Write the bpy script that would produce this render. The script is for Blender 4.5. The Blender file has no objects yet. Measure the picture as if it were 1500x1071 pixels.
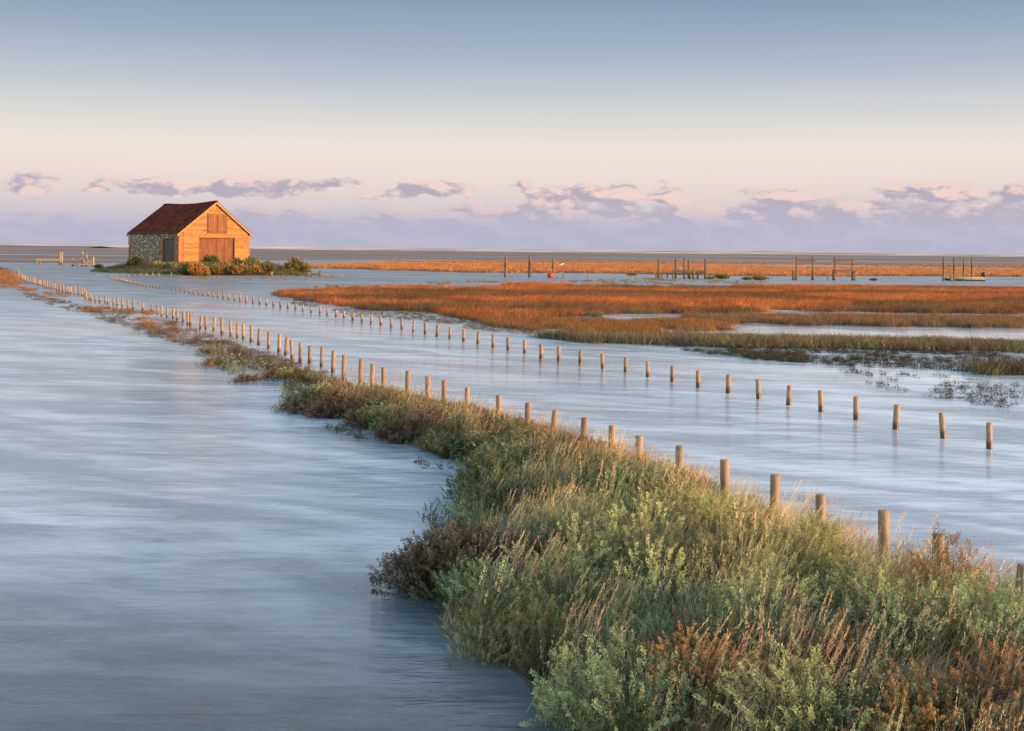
import bpy, bmesh, math, random
import numpy as np
from mathutils import Vector, Matrix
R_ = math.radians
random.seed(7); rng = np.random.default_rng(7)
scn = bpy.context.scene
col = scn.collection

# ------------------------------------------------------------------ camera maths (photo is 1500 x 1071)
F_, H_, HX, HY, SL = 1800.0, 2.5, 750.0, 365.5, 0.00967
roll = math.atan(SL); cr, sr = math.cos(roll), math.sin(roll)
def gp(px, py, z=0.0):
    """ground point seen at a photo pixel, on the level z"""
    u = (px-HX)/F_; v = (HY-py)/F_
    dx, dz = u*cr - v*sr, u*sr + v*cr
    dz = -1e-5 if dz > -1e-5 and z < H_ else dz
    t = (z-H_)/dz
    return Vector((dx*t, t, z))
def gpd(px, py, d):
    u = (px-HX)/F_; v = (HY-py)/F_
    return Vector(((u*cr-v*sr)*d, d, H_+(u*sr+v*cr)*d))
def to_px(P):
    P = np.asarray(P); x, y, z = P[:, 0]/P[:, 1], P[:, 1], (P[:, 2]-H_)/P[:, 1]
    u = x*cr + z*sr; v = -x*sr + z*cr
    return np.stack([HX+u*F_, HY-v*F_], 1)
def hz(px): return HY+(px-HX)*SL

cam = bpy.data.cameras.new("camera"); camo = bpy.data.objects.new("camera", cam); col.objects.link(camo)
cam.sensor_width = 36; cam.lens = F_/1500*36; cam.shift_y = (HY-535.5)/1500
cam.clip_start = 0.1; cam.clip_end = 20000
camo.matrix_world = Matrix(((cr, -sr, 0, 0), (0, 0, -1, 0), (sr, cr, 0, H_), (0, 0, 0, 1)))
scn.camera = camo

# ------------------------------------------------------------------ helpers
def tag(o, label=None, cat=None, group=None, kind=None):
    if label: o['label'] = label
    if cat: o['category'] = cat
    if group: o['group'] = group
    if kind: o['kind'] = kind
    return o
def empty(name, loc=(0, 0, 0), rz=0):
    o = bpy.data.objects.new(name, None); col.objects.link(o); o.location = loc; o.rotation_euler = (0, 0, rz); return o
class MB:
    def __init__(s): s.v = []; s.f = []; s.a = []
    def add(s, vs, fs, a=0.5):
        n = len(s.v); s.v += [tuple(v) for v in vs]; s.f += [tuple(i+n for i in f) for f in fs]; s.a += [a]*len(vs)
    def box(s, x0, x1, y0, y1, z0, z1, a=0.5):
        vs = [(x, y, z) for z in (z0, z1) for y in (y0, y1) for x in (x0, x1)]
        s.add(vs, [(0, 2, 3, 1), (4, 5, 7, 6), (0, 1, 5, 4), (2, 6, 7, 3), (0, 4, 6, 2), (1, 3, 7, 5)], a)
    def tube(s, p0, p1, r0, r1=None, n=8, a=0.5, cap=True):
        r1 = r0 if r1 is None else r1
        p0, p1 = Vector(p0), Vector(p1); d = (p1-p0).normalized()
        q = d.orthogonal().normalized(); w = d.cross(q)
        vs = []
        for p, r in ((p0, r0), (p1, r1)):
            for k in range(n):
                t = 2*math.pi*k/n; vs.append(p+q*(r*math.cos(t))+w*(r*math.sin(t)))
        fs = [(k, (k+1) % n, n+(k+1) % n, n+k) for k in range(n)]
        if cap: fs += [tuple(range(n-1, -1, -1)), tuple(range(n, 2*n))]
        s.add(vs, fs, a)
    def beam(s, p0, p1, w, h, a=0.5):
        p0, p1 = Vector(p0), Vector(p1); d = (p1-p0).normalized()
        up = Vector((0, 0, 1)) if abs(d.z) < .9 else Vector((0, 1, 0))
        q = d.cross(up).normalized(); u = q.cross(d)
        vs = [p+q*(i*w/2)+u*(j*h/2) for p in (p0, p1) for i, j in ((-1, -1), (1, -1), (1, 1), (-1, 1))]
        s.add(vs, [(3, 2, 1, 0), (4, 5, 6, 7), (0, 1, 5, 4), (1, 2, 6, 5), (2, 3, 7, 6), (3, 0, 4, 7)], a)
    def mesh(s, name, m):
        me = bpy.data.meshes.new(name); me.from_pydata(s.v, [], s.f); me.materials.append(m)
        at = me.attributes.new('lv', 'FLOAT', 'POINT'); at.data.foreach_set('value', s.a); me.update(); return me
    def build(s, name, m, parent=None, smooth=False):
        o = bpy.data.objects.new(name, s.mesh(name, m)); col.objects.link(o)
        if smooth:
            for p in o.data.polygons: p.use_smooth = True
        if parent: o.parent = parent
        return o
def npmesh(name, V, Q, lv, m, smooth=False):
    """V (n,3), Q (k,4 or 3) arrays"""
    me = bpy.data.meshes.new(name); V = np.asarray(V, 'f'); Q = np.asarray(Q, 'i'); k = Q.shape[1]
    me.vertices.add(len(V)); me.vertices.foreach_set('co', V.ravel())
    me.loops.add(Q.size); me.loops.foreach_set('vertex_index', Q.ravel())
    me.polygons.add(len(Q)); me.polygons.foreach_set('loop_start', np.arange(0, Q.size, k, dtype='i'))
    if smooth: me.polygons.foreach_set('use_smooth', np.ones(len(Q), bool))
    me.materials.append(m)
    at = me.attributes.new('lv', 'FLOAT', 'POINT'); at.data.foreach_set('value', np.asarray(lv, 'f'))
    me.update(calc_edges=True); me.validate(); return me
def in_poly(P, poly):
    x, y = P[:, 0], P[:, 1]; c = np.zeros(len(P), bool); n = len(poly)
    for i in range(n):
        x1, y1 = poly[i]; x2, y2 = poly[i-1]
        m = ((y1 > y) != (y2 > y)) & (x < (x2-x1)*(y-y1)/((y2-y1) or 1e-9)+x1); c ^= m
    return c
def vnoise(x, y, seed=0):
    """smooth 2-D value noise in 0..1"""
    xi, yi = np.floor(x).astype(int), np.floor(y).astype(int); fx, fy = x-xi, y-yi
    fx = fx*fx*(3-2*fx); fy = fy*fy*(3-2*fy)
    def h(a, b):
        n = (a*374761393 + b*668265263 + seed*974711) & 0x7fffffff
        n = ((n ^ (n >> 13))*1274126177) & 0x7fffffff
        return ((n ^ (n >> 16)) & 0xffff)/65535.0
    return (h(xi, yi)*(1-fx)+h(xi+1, yi)*fx)*(1-fy)+(h(xi, yi+1)*(1-fx)+h(xi+1, yi+1)*fx)*fy
def fbm(x, y, seed=0, o=3):
    s = 0; a = .5; t = 0
    for i in range(o): s = s+a*vnoise(x*2**i, y*2**i, seed+i*17); t += a; a /= 2
    return s/t

# ------------------------------------------------------------------ material helpers
class NT:
    def __init__(s, nt): s.nt = nt; nt.nodes.clear()
    def n(s, t, **k):
        nd = s.nt.nodes.new(t)
        for a, v in k.items():
            if a.startswith('i_'):
                key = a[2:]; key = int(key) if key.isdigit() else key.replace('_', ' ')
                s.set(nd.inputs[key], v)
            else: setattr(nd, a, v)
        return nd
    def set(s, inp, v):
        if isinstance(v, bpy.types.NodeSocket): s.nt.links.new(v, inp)
        elif isinstance(v, bpy.types.Node): s.nt.links.new(v.outputs[0], inp)
        else:
            if isinstance(v, tuple) and len(v) == 3 and inp.type == 'RGBA': v = v+(1,)
            inp.default_value = v
    def math(s, op, a, b=0.0, c=None, clamp=False):
        nd = s.n('ShaderNodeMath', operation=op, use_clamp=clamp); s.set(nd.inputs[0], a); s.set(nd.inputs[1], b)
        if c is not None: s.set(nd.inputs[2], c)
        return nd.outputs[0]
    def sstep(s, v, a, b, c=0.0, d=1.0):
        nd = s.n('ShaderNodeMapRange', interpolation_type='SMOOTHSTEP')
        for i, x in enumerate((v, a, b, c, d)): s.set(nd.inputs[i], x)
        return nd.outputs[0]
    def mix(s, f, a, b, mode='MIX'):
        nd = s.n('ShaderNodeMix', data_type='RGBA', blend_type=mode); s.set(nd.inputs[0], f); s.set(nd.inputs[6], a); s.set(nd.inputs[7], b); return nd.outputs[2]
    def ramp(s, f, stops, interp='LINEAR'):
        nd = s.n('ShaderNodeValToRGB'); cr_ = nd.color_ramp; cr_.interpolation = interp; s.set(nd.inputs[0], f)
        while len(cr_.elements) < len(stops): cr_.elements.new(0.5)
        for e, (p, c) in zip(cr_.elements, stops): e.position = p; e.color = tuple(c)+(1,) if len(c) == 3 else c
        return nd.outputs[0]
    def vec(s, v, scale=(1, 1, 1), loc=(0, 0, 0)):
        nd = s.n('ShaderNodeMapping'); s.set(nd.inputs[0], v); nd.inputs[1].default_value = loc; nd.inputs[3].default_value = scale; return nd.outputs[0]
    def noise(s, v, scale=1, detail=3, rough=.5, dist=0):
        nd = s.n('ShaderNodeTexNoise'); s.set(nd.inputs['Vector'], v); nd.inputs['Scale'].default_value = scale
        nd.inputs['Detail'].default_value = detail; nd.inputs['Roughness'].default_value = rough; nd.inputs['Distortion'].default_value = dist
        return nd.outputs[0]
def mat(name):
    m = bpy.data.materials.new(name); m.use_nodes = True; t = NT(m.node_tree)
    t.out = t.n('ShaderNodeOutputMaterial'); t.p = t.n('ShaderNodeBsdfPrincipled'); t.nt.links.new(t.p.outputs[0], t.out.inputs[0])
    t.p.inputs['Roughness'].default_value = .8
    return m, t
def pos(t): return t.n('ShaderNodeNewGeometry').outputs['Position']
def objc(t): return t.n('ShaderNodeTexCoord').outputs['Object']
def attr(t, name, typ='GEOMETRY', out='Fac'):
    return t.n('ShaderNodeAttribute', attribute_name=name, attribute_type=typ).outputs[out]
def bump(t, h, strength, dist):
    b = t.n('ShaderNodeBump'); b.inputs['Strength'].default_value = strength; b.inputs['Distance'].default_value = dist
    t.set(b.inputs['Height'], h); t.set(t.p.inputs['Normal'], b.outputs[0]); return b

# foliage: instance tint x per-leaf variation, low end darkened to paint shade inside shrubs
def m_foliage(name, trans=.3):
    m, t = mat(name)
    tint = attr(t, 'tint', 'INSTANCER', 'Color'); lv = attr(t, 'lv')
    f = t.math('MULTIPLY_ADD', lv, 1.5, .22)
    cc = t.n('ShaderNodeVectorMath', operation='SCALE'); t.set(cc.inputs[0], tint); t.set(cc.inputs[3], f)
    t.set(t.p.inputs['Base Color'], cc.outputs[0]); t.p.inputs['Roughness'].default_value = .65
    t.p.inputs['Specular IOR Level'].default_value = .25
    tr = t.n('ShaderNodeBsdfTranslucent'); t.set(tr.inputs[0], cc.outputs[0])
    mx = t.n('ShaderNodeMixShader'); mx.inputs[0].default_value = trans
    t.nt.links.new(t.p.outputs[0], mx.inputs[1]); t.nt.links.new(tr.outputs[0], mx.inputs[2]); t.nt.links.new(mx.outputs[0], t.out.inputs[0])
    return m
M_leaf = m_foliage('leaf', .3)

# wooden posts
def m_wood(name, c0, c1, wet=True, scale=30, lvk=0.0):
    m, t = mat(name); p = objc(t)
    grain = t.noise(t.vec(p, (1, 1, .06)), scale, 4, .6); blot = t.noise(p, 6, 3, .6)
    c = t.ramp(grain, [(.3, c0), (.7, c1)])
    c = t.mix(t.sstep(blot, .55, .75, 0, .5), c, tuple(x*.4 for x in c0))
    ri = t.n('ShaderNodeObjectInfo').outputs['Random']
    c = t.mix(t.math('MULTIPLY', ri, .7 if wet else 0.0), c, (.15, .11, .08))
    if lvk:
        lv = attr(t, 'lv'); k = t.math('MULTIPLY_ADD', lv, lvk, 1-lvk/2)
        cc = t.n('ShaderNodeVectorMath', operation='SCALE'); t.set(cc.inputs[0], c); t.set(cc.inputs[3], k); c = cc.outputs[0]
    if wet:
        sz = t.n('ShaderNodeSeparateXYZ'); t.set(sz.inputs[0], pos(t))
        z = t.math('ADD', sz.outputs[2], t.math('MULTIPLY', t.noise(p, 25, 2), .08))
        w = t.sstep(z, .09, .19, 1, 0)
        c = t.mix(w, c, (.05, .022, .012)); t.set(t.p.inputs['Roughness'], t.sstep(z, .08, .16, .35, .8))
    t.set(t.p.inputs['Base Color'], c); bump(t, grain, .5, .006)
    return m
M_post = m_wood('post_wood', (.22, .135, .085), (.44, .31, .21))
M_oldwood = m_wood('jetty_wood', (.055, .04, .028), (.16, .12, .075))
M_palewood = m_wood('pale_jetty_wood', (.30, .20, .12), (.50, .36, .22))

# ------------------------------------------------------------------ light and sky
SUN_EL, SUN_TH = R_(8), R_(76)          # heading of the sun: right of and behind the camera
sd = Vector((math.sin(SUN_TH)*math.cos(SUN_EL), -math.cos(SUN_TH)*math.cos(SUN_EL), math.sin(SUN_EL)))
sun = bpy.data.lights.new('sun', 'SUN'); so = bpy.data.objects.new('sun', sun); col.objects.link(so)
sun.energy = 4.0; sun.angle = R_(.6); sun.color = (1.0, .50, .20)
so.rotation_euler = sd.to_track_quat('Z', 'Y').to_euler()
wd = bpy.data.worlds.new("World"); scn.world = wd; wd.use_nodes = True
t = NT(wd.node_tree); out = t.n('ShaderNodeOutputWorld'); bg = t.n('ShaderNodeBackground')
t.nt.links.new(bg.outputs[0], out.inputs[0])
g = t.n('ShaderNodeTexCoord').outputs['Generated']
sp = t.n('ShaderNodeSeparateXYZ'); t.set(sp.inputs[0], g); X, Y, Z = sp.outputs
az = t.math('ARCTAN2', X, Y)
haze_n = t.noise(t.n('ShaderNodeCombineXYZ', i_0=t.math('MULTIPLY', az, 3), i_1=t.math('MULTIPLY', Z, 30)), 1, 3)
zz = t.math('ADD', Z, t.math('MULTIPLY', t.math('SUBTRACT', haze_n, .5), .012))
base = t.ramp(t.math('MULTIPLY', zz, 1.6), [(0, (.45, .47, .60)), (.025, (.50, .485, .61)), (.045, (.62, .565, .62)), (.07, (.77, .67, .64)), (.095, (.83, .725, .665)), (.13, (.86, .765, .69)),
    (.165, (.71, .70, .675)), (.19, (.61, .63, .66)), (.235, (.44, .505, .595)), (.28, (.325, .41, .53)), (.325, (.235, .34, .475)), (.42, (.36, .43, .52)), (.6, (.70, .74, .78)), (.9, (.80, .82, .84))])
# clouds low over the horizon
def cl(dx, dz):
    v = t.n('ShaderNodeCombineXYZ', i_0=t.math('ADD', t.math('MULTIPLY', az, 25), dx), i_1=t.math('ADD', t.math('MULTIPLY', Z, 56), dz), i_2=3.7)
    return t.noise(v.outputs[0], 1, 5, .52, .1)
c0 = cl(0, 0); c1 = cl(.22, .30)
big = t.noise(t.n('ShaderNodeCombineXYZ', i_0=t.math('MULTIPLY', az, 5.0), i_1=1.3).outputs[0], 1, 1)
lump = t.noise(t.n('ShaderNodeCombineXYZ', i_0=t.math('MULTIPLY', az, 13.0), i_1=7.3).outputs[0], 1, 3, .6)
side = t.sstep(az, -.30, .02)                              # the bank is higher and fuller to the right
top = t.math('ADD', t.math('MULTIPLY_ADD', side, .020, .024), t.math('MULTIPLY', t.math('SUBTRACT', lump, .5), .030))
edge = t.math('ADD', t.math('SUBTRACT', top, Z), t.math('MULTIPLY', t.math('SUBTRACT', c0, .5), .060))
bank = t.sstep(edge, -.001, .009)
env = t.math('MINIMUM', t.sstep(Z, .030, .042), t.sstep(Z, .048, .070, 1, 0))
val = t.math('ADD', c0, t.math('MULTIPLY', t.math('SUBTRACT', big, .5), .25))
puff = t.sstep(t.math('ADD', val, t.math('MULTIPLY', t.math('SUBTRACT', env, 1), .40)), .43, .52)
dens = t.math('MAXIMUM', t.math('MULTIPLY', bank, .86), t.math('MULTIPLY', puff, .92))
lit = t.sstep(t.math('SUBTRACT', c0, c1), -.03, .09)
ccol = t.mix(lit, (.455, .41, .50), (.88, .655, .61))
ccol = t.mix(t.math('MULTIPLY', t.sstep(Z, .016, .044, 1, .0), .9), ccol, (.47, .47, .595))
skyc = t.mix(dens, base, ccol)
ns = t.n('ShaderNodeTexSky', sky_type='NISHITA', sun_disc=False, sun_elevation=SUN_EL, sun_rotation=math.pi-SUN_TH, air_density=1, dust_density=1.5, ozone_density=2)
nsc = t.n('ShaderNodeVectorMath', operation='SCALE'); t.set(nsc.inputs[0], ns.outputs[0]); nsc.inputs[3].default_value = .72
# the measured colours stand for the part of the sky ahead; higher up and behind it is the sky texture
ahead = t.math('MULTIPLY', t.sstep(Z, .30, .60, 1, 0), t.sstep(Y, -.1, .4))
wb = t.mix(1.0, nsc.outputs[0], (1.25, .98, .74), 'MULTIPLY')      # white balance of the photograph
fin = t.mix(ahead, wb, skyc)
t.set(bg.inputs[0], fin); bg.inputs[1].default_value = 1.0
vs = scn.view_settings; vs.view_transform = 'Standard'; vs.look = 'None'; vs.exposure = 0.0; vs.gamma = 1

# ------------------------------------------------------------------ water, sea bed, far land
m, t = mat('flood_water'); P = pos(t)
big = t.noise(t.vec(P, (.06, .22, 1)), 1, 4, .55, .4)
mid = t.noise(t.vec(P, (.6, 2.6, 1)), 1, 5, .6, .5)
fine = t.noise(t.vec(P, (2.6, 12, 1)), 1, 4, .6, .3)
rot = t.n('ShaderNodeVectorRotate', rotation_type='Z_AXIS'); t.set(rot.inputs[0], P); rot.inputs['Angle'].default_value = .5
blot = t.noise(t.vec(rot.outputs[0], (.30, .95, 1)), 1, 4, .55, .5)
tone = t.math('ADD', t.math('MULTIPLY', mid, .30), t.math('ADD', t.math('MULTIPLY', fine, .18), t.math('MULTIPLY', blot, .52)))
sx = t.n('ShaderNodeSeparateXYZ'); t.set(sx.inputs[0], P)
painted_refl = t.math('MULTIPLY', t.sstep(sx.outputs[1], 5.5, 12, .20, 1), t.sstep(sx.outputs[1], 30, 80, 1, .40)); painted_refl = t.math('MULTIPLY', painted_refl, t.sstep(sx.outputs[0], .5, 5, 1, 1.3)); painted_refl = t.math('ADD', painted_refl, t.math('MULTIPLY', t.math('MULTIPLY', t.sstep(sx.outputs[0], 3, 9), t.sstep(sx.outputs[1], 14, 24)), t.sstep(sx.outputs[1], 46, 60, .35, 0)))   # dark and pale reflections painted into the base colour by position
sc_ = t.n('ShaderNodeVectorMath', operation='SCALE'); t.set(sc_.inputs[0], t.mix(t.sstep(tone, .40, .64), (.21, .285, .375), (.54, .66, .80))); t.set(sc_.inputs[3], painted_refl)
t.set(t.p.inputs['Base Color'], sc_.outputs[0])     # base colour varies in pale and dark streaks
sx = t.n('ShaderNodeSeparateXYZ'); t.set(sx.inputs[0], P)
calm = t.math('MULTIPLY', t.sstep(sx.outputs[0], 2, 9), t.math('MULTIPLY', t.sstep(sx.outputs[1], 16, 26), t.sstep(sx.outputs[1], 46, 62, 1, 0)))   # sheltered by the marsh
wind = t.sstep(sx.outputs[1], 20, 90)
ro = t.math('ADD', t.math('ADD', t.sstep(big, .35, .65, .08, .24), t.math('MULTIPLY', wind, .22)), t.math('MULTIPLY', t.math('SUBTRACT', tone, .55), .24))
t.set(t.p.inputs['Roughness'], t.math('MULTIPLY', ro, t.math('MULTIPLY_ADD', calm, -.85, 1)))
t.p.inputs['IOR'].default_value = 1.5
h = t.math('ADD', t.math('MULTIPLY', mid, t.sstep(big, .3, .7, .5, 1.2)), t.math('MULTIPLY', fine, .25))
bump(t, t.math('MULTIPLY', h, t.math('MULTIPLY_ADD', calm, -.8, 1)), .6, .05)
M_water = m
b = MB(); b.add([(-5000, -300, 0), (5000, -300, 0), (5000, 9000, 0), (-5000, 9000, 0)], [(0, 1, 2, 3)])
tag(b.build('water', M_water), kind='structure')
m, t = mat('mud'); P = pos(t)
n1 = t.noise(P, .8, 5, .6)
t.set(t.p.inputs['Base Color'], t.ramp(n1, [(.3, (.035, .028, .02)), (.7, (.09, .07, .045))])); bump(t, t.noise(P, 12, 4), .6, .03); M_mud = m
b = MB(); b.add([(-5000, -300, -.7), (5000, -300, -.7), (5000, 9000, -.7), (-5000, 9000, -.7)], [(0, 1, 2, 3)])
tag(b.build('sea_bed', M_mud), kind='structure')

def sheet(name, pxs, z, m, jit=0.0, parts=6):
    """flat sheet of land whose outline is given in photo pixels, its edge roughened"""
    pts = []
    n = len(pxs)
    for i in range(n):
        a, c = Vector(pxs[i]), Vector(pxs[(i+1) % n])
        for k in range(parts):
            q = a.lerp(c, k/parts); w = gp(q.x, q.y, z); j = jit*w.y/100
            pts.append((w.x+random.uniform(-1, 1)*j*1.5, w.y+random.uniform(-1, 1)*j*1.5, z))
    bm = bmesh.new(); f = bm.faces.new([bm.verts.new(p) for p in pts]); bmesh.ops.triangulate(bm, faces=[f])
    if f.is_valid and f.normal.z < 0: pass
    me = bpy.data.meshes.new(name); bm.to_mesh(me); bm.free(); me.materials.append(m)
    o = bpy.data.objects.new(name, me); col.objects.link(o); return tag(o, kind='structure')
# far mud flats with flooded streaks; haze painted into the grey mud colour
m, t = mat('far_flats'); P = pos(t)
s1 = t.noise(t.vec(P, (.004, .022, 1)), 1, 5, .6); s2 = t.noise(t.vec(P, (.02, .12, 1)), 1, 4, .6)
c = t.ramp(s2, [(.3, (.085, .075, .092)), (.5, (.125, .10, .11)), (.72, (.23, .13, .09))])
t.set(t.p.inputs['Base Color'], t.mix(t.sstep(s1, .52, .62), c, (.12, .14, .18)))
t.set(t.p.inputs['Roughness'], t.sstep(s1, .52, .62, .9, .3)); M_flats = m
sheet('mud_flats', [(-900, 384-15), (120, 386), (200, 384), (420, 381), (700, 380), (1000, 384), (1300, 388), (1520, 389), (2300, 396), (2300, 382.5), (1500, 374.0), (750, 366.8), (0, 359.5), (-900, 351)], .012, M_flats, 1.0)
# shingle ridge on the horizon
def ridge(name, y0, zb, zt, w, m, seed, x0=-1400, x1=1400, n=240):
    V = []; 
    for i in range(n+1):
        x = x0+(x1-x0)*i/n; hh = zb+(zt-zb)*float(fbm(np.array([x*.006]), np.array([seed*3.1]), seed, 4)[0])
        yy = y0+40*math.sin(x*.003+seed)
        V += [(x, yy-w, -.1), (x, yy-w*.3, hh*.75), (x, yy, hh), (x, yy+w, -.1)]
    Q = [(4*i+k, 4*i+4+k, 4*i+5+k, 4*i+1+k) for i in range(n) for k in range(3)]
    o = bpy.data.objects.new(name, npmesh(name, V, Q, np.zeros(len(V)), m, True)); col.objects.link(o); return tag(o, kind='structure')
m, t = mat('shingle'); P = pos(t)
t.set(t.p.inputs['Base Color'], t.ramp(t.noise(t.vec(P, (.01, .05, .6)), 1, 5, .6), [(.36, (.20, .15, .15)), (.52, (.50, .39, .37)), (.7, (.68, .56, .52))]))
ridge('shingle_bank', 1350, .9, 4.5, 30, m, 3)
m, t = mat('far_scrub'); P = pos(t)
t.set(t.p.inputs['Base Color'], t.ramp(t.noise(t.vec(P, (.02, .05, 1)), 1, 4), [(.3, (.10, .085, .085)), (.7, (.17, .13, .12))]))
ridge('far_land', 1250, .3, 3.1, 50, m, 9, -1400, -430)

# ------------------------------------------------------------------ plants: prototypes
UP = np.array([0, 0, 1.0])
def norm(a): return a/np.maximum(np.linalg.norm(a, axis=-1, keepdims=True), 1e-9)
def leaves(Pn, D, L, W, lv):
    """kite-shaped leaves at points Pn along D"""
    n = len(Pn); r = norm(rng.normal(size=(n, 3))); S = norm(np.cross(D, r))
    L = np.broadcast_to(L, n)[:, None]; W = np.broadcast_to(W, n)[:, None]
    V = np.stack([Pn, Pn+D*L*.5+S*W*.5, Pn+D*L, Pn+D*L*.5-S*W*.5], 1).reshape(-1, 3)
    Q = np.arange(4*n).reshape(-1, 4); return V, Q, np.repeat(lv, 4)
def strips(P0, D0, L, W, lean, seg, lv, droop=.5, tip=.15):
    """curved ribbons (grass blades, stems)"""
    n = len(P0); L = np.broadcast_to(L, n); W = np.broadcast_to(W, n)
    S = norm(np.cross(D0, norm(rng.normal(size=(n, 3))))); V = np.zeros((n, seg+1, 2, 3)); p = P0.copy(); d = D0.copy()
    for k in range(seg+1):
        w = W*(1-(1-tip)*(k/seg)**1.5)
        V[:, k, 0] = p-S*w[:, None]/2; V[:, k, 1] = p+S*w[:, None]/2
        d = norm(d+lean*(droop/seg)*(k+1)/seg*2); p = p+d*(L/seg)[:, None]
    idx = (np.arange(n)*(seg+1)*2)[:, None]+np.arange(seg)[None]*2
    Q = np.stack([idx, idx+1, idx+3, idx+2], -1).reshape(-1, 4)
    return V.reshape(-1, 3), Q, np.repeat(lv, (seg+1)*2)
def merge(parts):
    V, Q, A, o = [], [], [], 0
    for v, q, a in parts: V.append(v); Q.append(q+o); A.append(a); o += len(v)
    return np.concatenate(V), np.concatenate(Q), np.concatenate(A)
protos = {}
def proto(kind, k, data, m):
    me = npmesh(kind, *data, m); protos.setdefault(kind, []).append(me); return me
def bush(shoots=95, per=64, rad=.30, hgt=.46, ll=.016, lw=.0052, sl=.10, open_=0.0, stemlv=.0):
    """shrub of upright feathery shoots over a dome"""
    th = rng.uniform(0, 2*np.pi, shoots); rr = np.sqrt(rng.uniform(0, 1, shoots)); 
    lump = 1+.28*np.sin(th*3+rng.uniform(0, 6))+rng.normal(0, .08, shoots)
    x, y = rr*np.cos(th)*rad*lump, rr*np.sin(th)*rad*lump
    z = hgt*np.sqrt(np.clip(1-.75*rr**2, 0, 1))*rng.uniform(.55, 1.12, shoots)-sl*.6
    low = rng.uniform(0, 1, shoots) < .22; z = np.where(low, z*.45, z)
    B = np.stack([x, y, z], 1); D = norm(np.stack([x/rad*.75, y/rad*.75, np.full(shoots, .9)], 1)+rng.normal(0, .22, (shoots, 3))+np.array([.12, 0, 0]))
    SLn = sl*rng.uniform(.6, 1.4, shoots); slv = rng.uniform(.15, 1, shoots)
    # leaves along the shoot
    i = np.repeat(np.arange(shoots), per); u = rng.uniform(0, 1, len(i)); 
    bend = np.array([.25, 0, -.1]); c = B[i]+D[i]*(u*SLn[i])[:, None]+bend*((u**2)*SLn[i]*.5)[:, None]
    fat = .012*(1-.7*u)*rng.uniform(0, 1, len(i)); off = norm(np.cross(D[i], rng.normal(size=(len(i), 3))))
    c = c+off*fat[:, None]; LD = norm(D[i]*.75+off*.8+rng.normal(0, .2, (len(i), 3)))
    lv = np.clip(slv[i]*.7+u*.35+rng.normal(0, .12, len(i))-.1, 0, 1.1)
    parts = [leaves(c, LD, ll*rng.uniform(.6, 1.4, len(i)), lw, lv)]
    root = np.stack([x*.15, y*.15, np.full(shoots, -.06)], 1); dd = B+D*(SLn*.8)[:, None]-root; Ls = np.linalg.norm(dd, axis=1)
    parts.append(strips(root, norm(dd), Ls, .004, np.array([0, 0, .0]), 3, np.full(shoots, stemlv)))
    # sparse inner leaves, coloured darker as painted interior shade
    n2 = shoots*14; j = rng.integers(0, shoots, n2); u2 = rng.uniform(.25, 1, n2); c2 = root[j]+dd[j]*u2[:, None]+rng.normal(0, .02, (n2, 3))
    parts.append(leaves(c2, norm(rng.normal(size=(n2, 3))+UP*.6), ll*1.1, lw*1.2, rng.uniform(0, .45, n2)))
    return merge(parts)
def grass(n=110, L=.48, W=.0045, spread=.11, lean=(.55, .1, 0), heads=0, stiff=.30, seg=4):
    P0 = np.stack([rng.normal(0, spread, n), rng.normal(0, spread, n), np.full(n, -.03)], 1)
    D0 = norm(np.stack([rng.normal(.1, stiff, n), rng.normal(0, stiff, n), np.ones(n)], 1))
    LL = L*rng.uniform(.45, 1.15, n); lv = rng.uniform(.1, .9, n)
    parts = [strips(P0, D0, LL, W, np.array(lean)+np.array([0, 0, -.25]), seg, lv, .9)]
    if heads:
        P1 = np.stack([rng.normal(0, spread, heads), rng.normal(0, spread, heads), np.zeros(heads)], 1)
        D1 = norm(np.stack([rng.normal(.18, .12, heads), rng.normal(0, .12, heads), np.ones(heads)], 1)); L1 = L*rng.uniform(1.0, 1.45, heads)
        parts.append(strips(P1, D1, L1, W*.45, np.array(lean)*.5, 4, np.full(heads, .7), .5, .6))
        # panicle: many small bits round the top of the stalk
        k = 26; i = np.repeat(np.arange(heads), k); u = rng.uniform(.74, 1.0, len(i)); pl = P1[i]; d = D1[i].copy(); q = pl.copy()
        for s_ in range(4): 
            fr = np.clip(u*4-s_, 0, 1); q = q+d*(fr*L1[i]/4)[:, None]; d = norm(d+np.array(lean)*.5*(.5/4)*(s_+1)/4*2)
        parts.append(leaves(q+rng.normal(0, .004, q.shape), norm(d+rng.normal(0, .25, q.shape)), .020, .0035, rng.uniform(.7, 1.3, len(i))))
    return merge(parts)
def seed_stalks(n=16, L=.62):
    P1 = np.stack([rng.normal(0, .10, n), rng.normal(0, .10, n), np.zeros(n)], 1); lean = np.array([.55, .05, -.05])
    D1 = norm(np.stack([rng.normal(.22, .12, n), rng.normal(0, .10, n), np.ones(n)], 1)); L1 = L*rng.uniform(.6, 1.15, n)
    parts = [strips(P1, D1, L1, .0022, lean, 5, np.full(n, .5), .55, .6)]
    k = 60; i = np.repeat(np.arange(n), k); u = rng.uniform(.72, 1.0, len(i)); q = P1[i].copy(); d = D1[i].copy()
    for s_ in range(5):
        q = q+norm(d+lean*(.55/5)*(s_+1)/5*2)*(np.clip(u*5-s_, 0, 1)*L1[i]/5)[:, None]; d = norm(d+lean*(.55/5)*(s_+1)/5*2)
    fat = .010*(1.02-u)/.28+.002
    parts.append(leaves(q+rng.normal(0, 1, q.shape)*fat[:, None]*.5, norm(d+rng.normal(0, .22, q.shape)), .016, .003, rng.uniform(.5, 1.1, len(i))))
    return merge(parts)
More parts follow.
